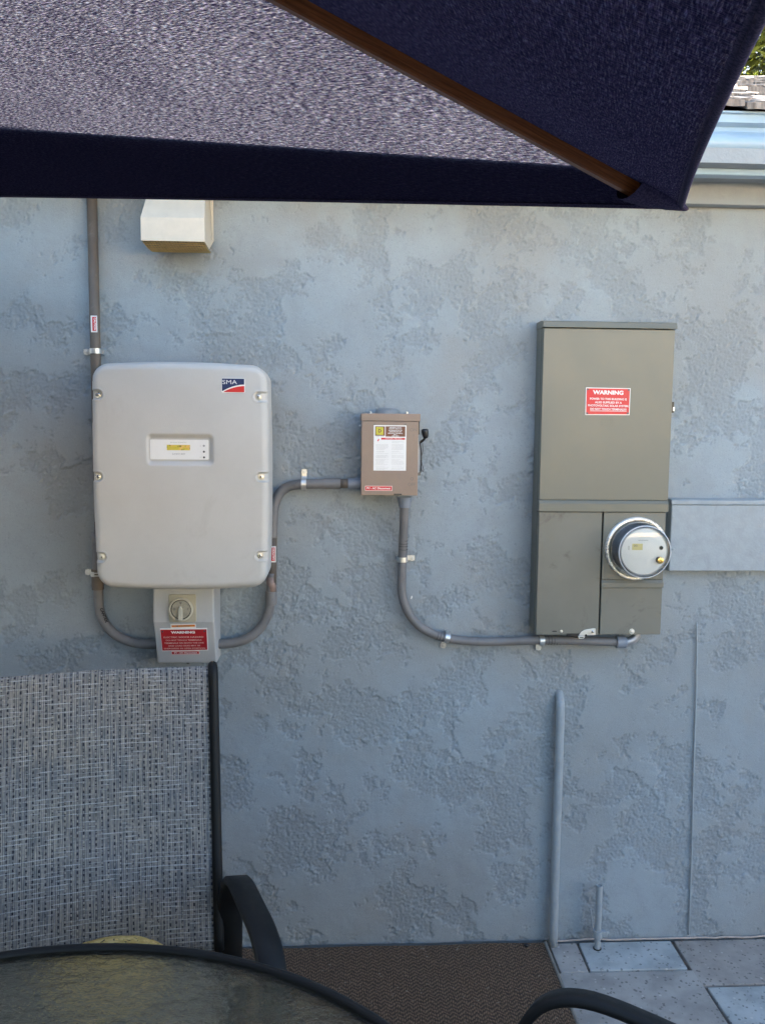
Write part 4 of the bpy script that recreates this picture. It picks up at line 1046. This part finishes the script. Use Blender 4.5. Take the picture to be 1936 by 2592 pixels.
text('001', .0085, ff, *fq(1608, 1381), .0028, 'emboss', ls)
obj('printed_line', plate(ff, rr(*sorted((fq(1614, 1367)[0], fq(1639, 1367)[0])), fq(1620, 1367.8)[1], fq(1620, 1366.8)[1]), .0021, .0023), 'greyink', fc)
obj('arrow_mark', plate(ff, quad(ff, [(1587.5, 1384), (1590, 1380.5), (1592.5, 1384), (1591.5, 1384), (1591.5, 1392), (1588.5, 1392), (1588.5, 1384)]), .0021, .0023), 'lightink', fc)
obj('port_ring', disc(ff, *fq(1671.5, 1386.5), .0062, .0021, .0027), 'greyink', fc)
obj('optical_port', disc(ff, *fq(1671.8, 1386.5), .0047, .0028, .0034), 'black', fc)
obj('cover_glass', lathe([(RR-.0105, .006), (RR-.0115, .034), (RR-.0155, mdep-.006), (RR-.020, mdep+.002), (RR-.026, mdep+.0035), (0, mdep+.0035)], mc, (0, -1, 0), 72), 'glass', mt, autos=50)
obj('glass_rim', lathe([(RR-.0165, mdep-.003), (RR-.0160, mdep-.001), (RR-.0185, mdep+.002), (RR-.0195, mdep)], mc, (0, -1, 0), 72), plain('frosted_rim', (.55, .57, .6), .15), mt, smooth=True)
e_ = fq(1666, 1417); bl2 = obj('barrel_lock', lathe([(.0095, -.006), (.0095, .012), (.0085, .014), (0, .014)], ff.p(*e_, 0), (0, -1, 0), 20), plain('dark_brass_side', (.12, .10, .08), .4, .5), mt, autos=35)
obj('lock_face', lathe([(.0085, .0142), (.0085, .0155), (.004, .0165), (.004, .0145), (0, .0145)], ff.p(*e_, 0), (0, -1, 0), 20), 'brass', bl2, autos=35)

# --- painted utility box cover on the right
UD = .04
uf = Fr(at(1800, 1355, UD), (1, 0, 0), (0, 0, 1))
ub0 = uf.pix(1696, 1355)[0]; uz1 = (uf.pix(1700, 1265)[1]+uf.pix(1930, 1264)[1])/2; uz0 = (uf.pix(1700, 1445)[1]+uf.pix(1930, 1447)[1])/2
ut = thing('painted_cover_box', 'long flat cover box painted wall blue, right of the meter', 'cover box', uf.p(ub0, uz0, -UD))
obj('cover_box', fbox(uf, ub0, ub0+.62, uz0, uf.pix(1800, 1277)[1]-.0008, -UD+.001, 0), 'wallpaint', ut, bevel=.003)
obj('top_lip', prism([uf.p(ub0-.002, y_, z_) for y_, z_ in ((uf.pix(1800, 1277)[1], .0035), (uz1-.003, .0035), (uz1, -.002), (uz1, -UD+.001), (uf.pix(1800, 1277)[1], -UD+.001))], (.625, 0, 0)), 'wallpaint', ut, bevel=.001)
for q in ((1703, 1308), (1703, 1390)):
    obj('screw', lathe([(.0035, 0), (.0035, .0015), (0, .002)], uf.p(*uf.pix(*q), 0), (0, -1, 0), 10), 'wallpaint', ut)
text('UTILITY', .008, uf, *uf.pix(1850, 1312), .0004, 'wallpaint', ut, name='embossed_mark') if False else None

# --- painted pipes at the wall foot
pr = .0128
b_x = (at(1418, 1793, .02).x+at(1397, 2390, .02).x)/2
pp = thing('painted_pipe', 'tall wall-blue painted pipe running up from the paving', 'pipe', (b_x, WALL-.022, 0))
pth = smooth_path([(b_x, WALL-.024, -.01), (b_x, WALL-.022, .3), (b_x+.002, WALL-.018, at(1418, 1830, .02).z), (b_x+.003, WALL-.006, at(1418, 1775, .01).z), (b_x+.003, WALL+.012, at(1418, 1755, 0).z)], 6)
obj('pipe', tube(pth, pr, 18), 'wallpaint', pp, smooth=True)
s_x = (at(1508, 2235, .02).x+at(1506, 2400, .02).x)/2; stz = at(1508, 2230, .02).z
sp_ = thing('painted_stub_pipe', 'short thin pipe stub painted blue with a ground clamp near its foot', 'pipe', (s_x, WALL-.04, 0))
obj('pipe', lathe([(.0092, -.01), (.0092, stz), (.0072, stz), (.0072, stz-.004), (0, stz-.004)], (s_x, WALL-.045, 0), (0, 0, 1), 18), 'wallpaint', sp_, autos=40)
czz = at(1505, 2363, .045).z
cp = obj('ground_clamp', lathe([(.0094, -.011), (.0138, -.011), (.0138, .011), (.0094, .011)], (s_x, WALL-.045, czz), (0, 0, 1), 16), 'wallpaint', sp_, autos=40)
obj('clamp_lug', box(s_x+.011, s_x+.028, WALL-.052, WALL-.038, czz-.009, czz+.009), 'wallpaint', cp, bevel=.002)
obj('clamp_bolt', lathe([(.005, 0), (.005, .006), (0, .006)], (s_x+.028, WALL-.045, czz), (1, 0, 0), 8), 'wallpaint', cp)
q = [(s_x-.012, WALL-.045, czz), (s_x-.017, WALL-.043, czz+.03), (s_x-.023, WALL-.04, czz+.075)]
obj('ground_wire', tube(smooth_path(q, 6), .0022, 8), 'wallpaint', cp, smooth=True)
obj('hole_rim', lathe([(.0125, 0), (.0125, .0022), (0, .0022)], (s_x, WALL-.045, 0.0), (0, 0, 1), 16), 'shadowgap', sp_)
# --- painted cable down the wall
zz = [1575, 1640, 1700, 1760, 1900, 2050, 2150, 2250, 2320, 2366]
uu = [1762, 1763, 1761.5, 1761, 1756, 1752, 1750, 1746, 1744, 1742]
cb = thing('painted_cable', 'thin wall-blue painted cable running down below the cover box', 'cable', at(1742, 2366, .003))
obj('cable', tube(smooth_path([at(u, v, .0035) for u, v in zip(uu, zz)], 6), .0027, 8), 'wallpaint', cb, smooth=True)

# --- vent hood
vd = .17
vf = Fr(at(440, 580, vd), (1, 0, 0), (0, 0, 1))
vx0 = (vf.pix(357, 548)[0]+vf.pix(356.5, 607)[0])/2; vx1 = (vf.pix(515.5, 554)[0]+vf.pix(521.5, 612)[0])/2
vzt = (vf.pix(358, 548)[1]+vf.pix(515.5, 554)[1])/2; vzb = (vf.pix(356, 607.5)[1]+vf.pix(521, 613)[1])/2
vh = thing('vent_hood', 'cream sheet-metal exhaust vent hood below the canopy edge', 'vent hood', vf.p((vx0+vx1)/2, vzb, -vd))
X0, X1 = vf.o.x+vx0, vf.o.x+vx1; ZT, ZB = vf.o.z+vzt, vf.o.z+vzb
bm = bmesh.new()
ztop = ZT+.155
def V_(x, d, z): return bm.verts.new((x, WALL-d, z))
A_ = [V_(X0+.014, .05, ztop), V_(X1-.014, .05, ztop), V_(X0, vd, ZT), V_(X1, vd, ZT), V_(X0, vd, ZB), V_(X1, vd, ZB)]
Bk = [V_(X0, .004, ztop), V_(X1, .004, ztop), V_(X0, .004, ZB+.035), V_(X1, .004, ZB+.035), V_(X0, .09, ZB-.004), V_(X1, .09, ZB-.004)]
bm.faces.new((A_[0], A_[1], A_[3], A_[2])); bm.faces.new((A_[2], A_[3], A_[5], A_[4])); bm.faces.new((Bk[0], Bk[1], A_[1], A_[0]))
bm.faces.new((Bk[0], A_[0], A_[2], A_[4], Bk[4], Bk[2])); bm.faces.new((Bk[1], Bk[3], Bk[5], A_[5], A_[3], A_[1]))
ho = obj('hood', bm, 'hood', vh)
sm = ho.modifiers.new('s', 'SOLIDIFY'); sm.thickness = .0015; sm.offset = -1
bv = ho.modifiers.new('b', 'BEVEL'); bv.width = .002; bv.segments = 2; bv.limit_method = 'ANGLE'
for xs_ in (X1+.0008,):
    obj('side_seam', sweep([(xs_, WALL-.035, ztop), (xs_, WALL-.035, ZT-.01), (xs_, WALL-.055, ZB+.03)], [(-.002, -.001), (.002, -.001), (.002, .001), (-.002, .001)], (1, 0, 0)), 'hood', vh)
# yellowed screen sloping back to the wall underneath
bm = bmesh.new(); k = 22
wirep = lambda s, t: Vector((X0+.003+(X1-X0-.006)*s, WALL-(.165-.125*t), ZB+.001-.007*math.sin(t*math.pi*.8)))
for i in range(k+1):
    tube([wirep(i/k, t/6) for t in range(7)], .0009, 4, bm)
for j in range(9):
    tube([wirep(s/4, j/8) for s in range(5)], .0009, 4, bm)
obj('insect_screen', bm, plain('yellowed_mesh', (.55, .40, .16), .6), vh)
bm = bmesh.new(); vv = [[bm.verts.new(wirep(s/4, t/6)+Vector((0, 0, .003))) for t in range(7)] for s in range(5)]
for i in range(4):
    for j in range(6): bm.faces.new((vv[i][j], vv[i+1][j], vv[i+1][j+1], vv[i][j+1]))
obj('lint_pad', bm, plain('lint', (.42, .34, .20), .9, var=.3, vs=80), vh, smooth=True)

# paint nick on the wall
ck_ = thing('paint_chip', 'tiny white chip in the wall paint beside the sweeping conduit', 'paint chip', at(1041.5, 1512, .001))
obj('chip', prism([at(u, v, .0002) for u, v in ((1039.5, 1515), (1041, 1517), (1043.5, 1511.5), (1043, 1508), (1041, 1508.5))], (0, -.0008, 0)), 'white', ck_)

# ================================================================== PARASOL
C0 = Vector((0, 0, CAMZ))
def RY_(u, v): d = ray(u, v); return d.normalized()
TC = RY_(1724, 524)*1.0
TA = RY_(0, 497)*2.0; TB = RY_(772, 0)*.86; TS = RY_(1968, 176)*.46
a = (TA-TC).normalized(); b_ = (TB-TC).normalized(); c = (TS-TC).normalized()
Lr = 1.6
O_ = TC+(a+c)*Lr; HUB = TC+b_*Lr
tips = [TC, TC+a*Lr, O_*2-(TC+c*Lr), O_*2-TC, O_*2-(TC+a*Lr), TC+c*Lr]
axis = (HUB-O_)
pb = Vector((O_.x-.05, O_.y, -CAMZ))
par = thing('parasol', 'tilted navy blue market parasol with wooden ribs over the patio table', 'parasol', (pb.x, pb.y, 0))
tips = [t+C0 for t in tips]; HUB += C0; O_ += C0
def canopy_panel(i):
    p, q = tips[i], tips[(i+1) % 6]; bm = bmesh.new(); uvl = bm.loops.layers.uv.verify(); N = 28
    nrm = (q-p).cross(HUB-p).normalized()
    if nrm.z < 0: nrm = -nrm
    eu = (q-p).normalized(); ev = nrm.cross(eu)
    mid_in = (HUB-(p+q)/2).normalized()
    rows = []
    for r in range(N+1):
        t = r/N; row = []
        for k in range(N+1):
            s = k/N; P0 = p.lerp(HUB, t); P1 = q.lerp(HUB, t); w = P0.lerp(P1, s)
            sag = 4*s*(1-s)*(1-t)
            w = w + mid_in*(.018*sag*(1-t)*(0.3 if i == 0 else 1.0)) - nrm*(.018*sag*(.4+.6*t)*(1 if i else .12))
            row.append(bm.verts.new(w))
        rows.append(row)
    for r in range(N):
        for k in range(N):
            vs = (rows[r][k], rows[r][k+1], rows[r+1][k+1], rows[r+1][k])
            f = bm.faces.new(vs)
            for lp in f.loops: d = lp.vert.co-p; lp[uvl].uv = (d.dot(eu), d.dot(ev))
    bmesh.ops.remove_doubles(bm, verts=bm.verts, dist=1e-5)
    edge = [v.co.copy() for v in rows[0] if v.is_valid]
    KEEP.add(id(bm))
    return bm, edge, nrm
for i in range(6):
    bm, edge, nrm = canopy_panel(i)
    o = obj('canopy_panel', bm, 'canopy', par, smooth=True)
    obj('hem_piping', tube(edge, .0028, 8), 'navy', o, smooth=True)
    # hem stitched back under the edge
    inn = [e.lerp(HUB, .0035)-nrm*.0015 for e in edge]; ou = [e-nrm*.0015 for e in edge]
    bm = bmesh.new(); A1 = [bm.verts.new(x_) for x_ in ou]; B1 = [bm.verts.new(x_) for x_ in inn]
    for k in range(len(edge)-1): bm.faces.new((A1[k], A1[k+1], B1[k+1], B1[k]))
    ob = obj('hem', bm, 'navy', o, smooth=True)
# navy sheets added on top of the front band and side panel to block light
def plane_hit(u, v, p, nrm):
    d = ray(u, v); return C0+d*((p-C0).dot(nrm)/d.dot(nrm))
pan = [o for o in par.children if o.name.startswith('canopy_panel')]
pan.sort(key=lambda o: o.name)
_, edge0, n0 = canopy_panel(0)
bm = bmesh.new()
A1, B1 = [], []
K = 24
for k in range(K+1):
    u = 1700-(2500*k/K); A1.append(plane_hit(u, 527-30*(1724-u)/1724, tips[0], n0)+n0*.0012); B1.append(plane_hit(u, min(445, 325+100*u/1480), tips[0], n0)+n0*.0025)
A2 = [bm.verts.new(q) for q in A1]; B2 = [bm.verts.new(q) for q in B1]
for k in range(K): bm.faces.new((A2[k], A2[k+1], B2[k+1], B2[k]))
obj('added_shade_band', bm, 'navy', pan[0])
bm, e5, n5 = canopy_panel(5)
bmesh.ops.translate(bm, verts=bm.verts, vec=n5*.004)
obj('shade_sheet', bm, 'shade_sheet', pan[5], smooth=True)
un = -(axis.normalized())
down = Vector((0, 0, -1))
for i in range(6):
    t = tips[i]; d = (HUB-t).normalized(); off = un*.006
    p0 = t+d*.058+off; p1 = HUB-d*.06+off
    bm = sweep([p0, p0.lerp(p1, .3), p0.lerp(p1, .6), p1], [(-.0060, -.0065), (-.0045, -.008), (.0045, -.008), (.0060, -.0065), (.0060, .0065), (.0045, .008), (-.0045, .008), (-.0060, .0065)], off, uvs=True)
    rb = obj('rib', bm, 'wood', par, smooth=False)
    # pocket of cloth at the tip
    e1 = (tips[(i+1) % 6]-t).normalized(); e2 = (tips[i-1]-t).normalized()
    w1, w2 = t+e1*.012, t+e2*.012
    s_ = d.cross(un).normalized()
    if s_.dot(e1) < 0: s_ = -s_
    bm = bmesh.new()
    sec = []
    for kk, (dd, hwid, thk) in enumerate(((-.006, .005, .002), (.010, .016, .008), (.035, .024, .016), (.056, .024, .020), (.066, .023, .021))):
        ring = []
        for q_ in range(9):
            an = math.pi*q_/8; ring.append(bm.verts.new(t+d*dd+s_*math.cos(an)*hwid+un*math.sin(an)*thk))
        sec.append(ring)
    for m1, m2 in zip(sec, sec[1:]):
        for q_ in range(8): bm.faces.new((m1[q_], m1[q_+1], m2[q_+1], m2[q_]))
    pk = obj('tip_pocket', bm, 'navy', par, smooth=True)
# pole, hub, runner, struts
pole_top = HUB+un*.02
knee = O_+un*.10
pl = [Vector((knee.x, knee.y, 0)), knee, ]
obj('pole', tube([Vector((knee.x, knee.y, .03)), Vector((knee.x, knee.y, knee.z))], .024, 20), 'wood', par, smooth=True)
obj('upper_pole', tube([knee, pole_top-un*.09], .022, 20), 'wood', par, smooth=True)
obj('tilt_joint', lathe([(.03, -.05), (.03, .05), (0, .05)], knee, (0, 0, 1), 20), 'zinc', par)
obj('crown_hub', lathe([(0, -.03), (.05, -.02), (.05, .03), (.02, .05), (0, .05)], HUB+un*.02, -un, 24), 'wood', par, smooth=False)
obj('finial', lathe([(.022, 0), (.028, .03), (.012, .06), (0, .07)], HUB-un*.005, -un, 20), 'wood', par, smooth=True)
run = HUB+un*.36
obj('runner', lathe([(.045, -.03), (.045, .03), (.02, .035)], run, -un, 24), 'wood', par)
for i in range(6):
    d = (HUB-tips[i]).normalized(); e = HUB-d*.75+un*.03
    obj('strut', sweep([run+(e-run)*.06, e], [(-.008, -.010), (.008, -.010), (.008, .010), (-.008, .010)], un), 'wood', par, bevel=.002)
obj('base', lathe([(0, 0), (.25, 0), (.25, .03), (.20, .055), (.05, .07), (.035, .14), (.028, .22), (0, .22)], (knee.x, knee.y, .012), (0, 0, 1), 36), 'frame', par, autos=35)

# ================================================================== TABLE
tcx, tcy, tr0, tz0 = -.395, .746, .637, .72
tb = thing('patio_table', 'round patio table with hammered glass top and black metal rim', 'table', (tcx, tcy, .012))
obj('glass_top', lathe([(0, -.003), (tr0-.012, -.003), (tr0-.012, .003), (0, .003)], (tcx, tcy, tz0-.010), (0, 0, 1), 96), 'hglass', tb, autos=40)
rp = [(tr0-.018, -.012), (tr0-.018, -.018), (tr0-.010, -.026), (tr0-.003, -.022), (tr0, -.010), (tr0-.002, -.002), (tr0-.008, 0), (tr0-.014, -.002), (tr0-.014, -.0065), (tr0-.018, -.012)]
obj('rim', lathe(rp, (tcx, tcy, tz0), (0, 0, 1), 120), 'frame', tb, smooth=True)
for k in range(4):
    a2 = math.pi/4+k*math.pi/2+.35; e = Vector((math.cos(a2), math.sin(a2), 0))
    c3 = Vector((tcx, tcy, 0))
    obj('leg', tube(smooth_path([c3+e*.54+Vector((0, 0, .012)), c3+e*.46+Vector((0, 0, .25)), c3+e*.47+Vector((0, 0, .5)), c3+e*.60+Vector((0, 0, .695))], 6), .013, 12), 'frame', tb, smooth=True)
lp = [Vector((tcx+.455*math.cos(i*math.pi/20), tcy+.455*math.sin(i*math.pi/20), .30)) for i in range(41)]
obj('stretcher_ring', tube(lp, .008, 10), 'frame', tb, smooth=True)

# ================================================================== CHAIRS
def make_chair(label, loc, rz, arm_drop=0.0):
    t = thing('patio_chair', label, 'chair', loc, rz, 'sling patio chairs at the glass table')
    bp = [(.42, .215), (.55, .245), (.70, .285), (.85, .32), (.95, .345), (.995, .358), (1.010, .372), (1.006, .392)]     # z, y of the back
    sideL = [Vector((-.25, y_, z_)) for z_, y_ in bp]; sideR = [Vector((.25, y_, z_)) for z_, y_ in bp]
    for sd in (sideL, sideR):
        obj('back_post', tube(smooth_path(sd, 4), .011, 10), 'frame', t, local=True, smooth=True)
    bm = bmesh.new(); uvl = bm.loops.layers.uv.verify(); pth = smooth_path(sideL, 5); K = 16; rows = []; L = 0
    for i, p in enumerate(pth):
        if i: L += (p-pth[i-1]).length
        rows.append([(bm.verts.new((-.244+.488*k/K, p.y+.020*math.sin(math.pi*k/K)*min(1, (len(pth)-1-i)/5), p.z)), -.244+.488*k/K, L) for k in range(K+1)])
    for r1, r2 in zip(rows, rows[1:]):
        for k in range(K):
            q = (r1[k], r1[k+1], r2[k+1], r2[k]); f = bm.faces.new([z[0] for z in q])
            for lp_, z in zip(f.loops, q): lp_[uvl].uv = (z[1], z[2])
    o = obj('back_sling', bm, 'sling', t, local=True, smooth=True)
    sm = o.modifiers.new('s', 'SOLIDIFY'); sm.thickness = .002
    obj('top_rail', tube([Vector((-.25, .388, .985)), Vector((.25, .388, .985))], .010, 10), 'frame', t, local=True, smooth=True)
    # seat
    sp2 = [(.40, -.27), (.425, -.24), (.43, -.18), (.415, 0), (.405, .12), (.415, .20)]
    bm = bmesh.new(); uvl = bm.loops.layers.uv.verify(); pth = smooth_path([Vector((0, y_, z_)) for z_, y_ in sp2], 5); rows = []; L = 0
    for i, p in enumerate(pth):
        if i: L += (p-pth[i-1]).length
        rows.append([(bm.verts.new((-.244+.488*k/K, p.y, p.z-.020*math.sin(math.pi*k/K))), -.244+.488*k/K, L) for k in range(K+1)])
    for r1, r2 in zip(rows, rows[1:]):
        for k in range(K):
            q = (r1[k], r1[k+1], r2[k+1], r2[k]); f = bm.faces.new([z[0] for z in q])
            for lp_, z in zip(f.loops, q): lp_[uvl].uv = (z[1], z[2])
    o = obj('seat_sling', bm, 'sling', t, local=True, smooth=True)
    sm = o.modifiers.new('s', 'SOLIDIFY'); sm.thickness = .002
    for s in (-1, 1):
        obj('seat_rail', tube(smooth_path([Vector((.25*s, y_, z_)) for z_, y_ in sp2], 4), .011, 10), 'frame', t, local=True, smooth=True)
        ap = [Vector((s*.276, .25, .36)), Vector((s*.276, .235, .46)), Vector((s*.276, .222, .53)), Vector((s*.28, .19, .585-arm_drop)), Vector((s*.286, .11, .628-arm_drop)), Vector((s*.298, .0, .642-arm_drop*.6)), Vector((s*.314, -.11, .638-arm_drop*.2)), Vector((s*.320, -.180, .604)), Vector((s*.320, -.222, .53)), Vector((s*.320, -.242, .45)), Vector((s*.320, -.25, .36))]
        w_, h_ = .026, .009
        obj('arm', sweep(smooth_path(ap, 6), [(-w_, -h_*.4), (-w_*.8, -h_), (w_*.8, -h_), (w_, -h_*.4), (w_, h_*.4), (w_*.8, h_), (-w_*.8, h_), (-w_, h_*.4)], (0, .05, 1) if False else (0, -1, .0)), 'frame', t, local=True, autos=50)
        obj('leg', tube(smooth_path([Vector((s*.320, -.25, .37)), Vector((s*.33, -.31, .2)), Vector((s*.33, -.33, 0))], 4), .011, 10), 'frame', t, local=True, smooth=True)
        obj('leg', tube(smooth_path([Vector((s*.262, .235, .47)), Vector((s*.28, .28, .25)), Vector((s*.30, .37, 0))], 4), .011, 10), 'frame', t, local=True, smooth=True)
    obj('stretcher', tube([Vector((-.320, -.25, .36)), Vector((-.2, -.255, .395)), Vector((.2, -.255, .395)), Vector((.320, -.25, .36))], .009, 8), 'frame', t, local=True, smooth=True)
    obj('stretcher', tube([Vector((-.262, .265, .36)), Vector((.262, .265, .36))], .009, 8), 'frame', t, local=True, smooth=True)
    return t
th = R(11); tgt = at(540, 1716, .55)
ca, sa = math.cos(th), math.sin(th)
lx, ly = .25, .362
ch1 = make_chair('chair with tall grey woven back standing below the inverter, straw pad on its seat', (tgt.x-(lx*ca-ly*sa), tgt.y-(lx*sa+ly*ca), .012), th)
ch2 = make_chair('chair at the right side of the table, its curved black arm reaching over the paving', (.455, 1.005, .004), R(-102), .06)

# straw pad on the seat
pc = Vector((-.462, 1.690, .440))
pad = thing('straw_pad', 'round tan woven straw pad lying on the seat of the left chair', 'seat pad', pc)
bm = bmesh.new(); sp3 = []
for i in range(420):
    a2 = i*.12; r = .005+.0026*a2*1.0
    if r > .128: break
    sp3.append(pc+Vector((math.cos(a2)*r, math.sin(a2)*r, .052*math.sqrt(max(0, 1-(r/.131)**2)))))
obj('coiled_straw', sweep(sp3, [(-.0088, -.004), (-.006, .005), (.006, .005), (.0088, -.004)], (0, 0, 1), bm), 'straw', pad, smooth=True)
obj('pad_base', lathe([(0, 0), (.125, 0), (.129, .006), (.118, .018), (.09, .03), (0, .042)], pc, (0, 0, 1), 40), 'straw', pad, smooth=True)
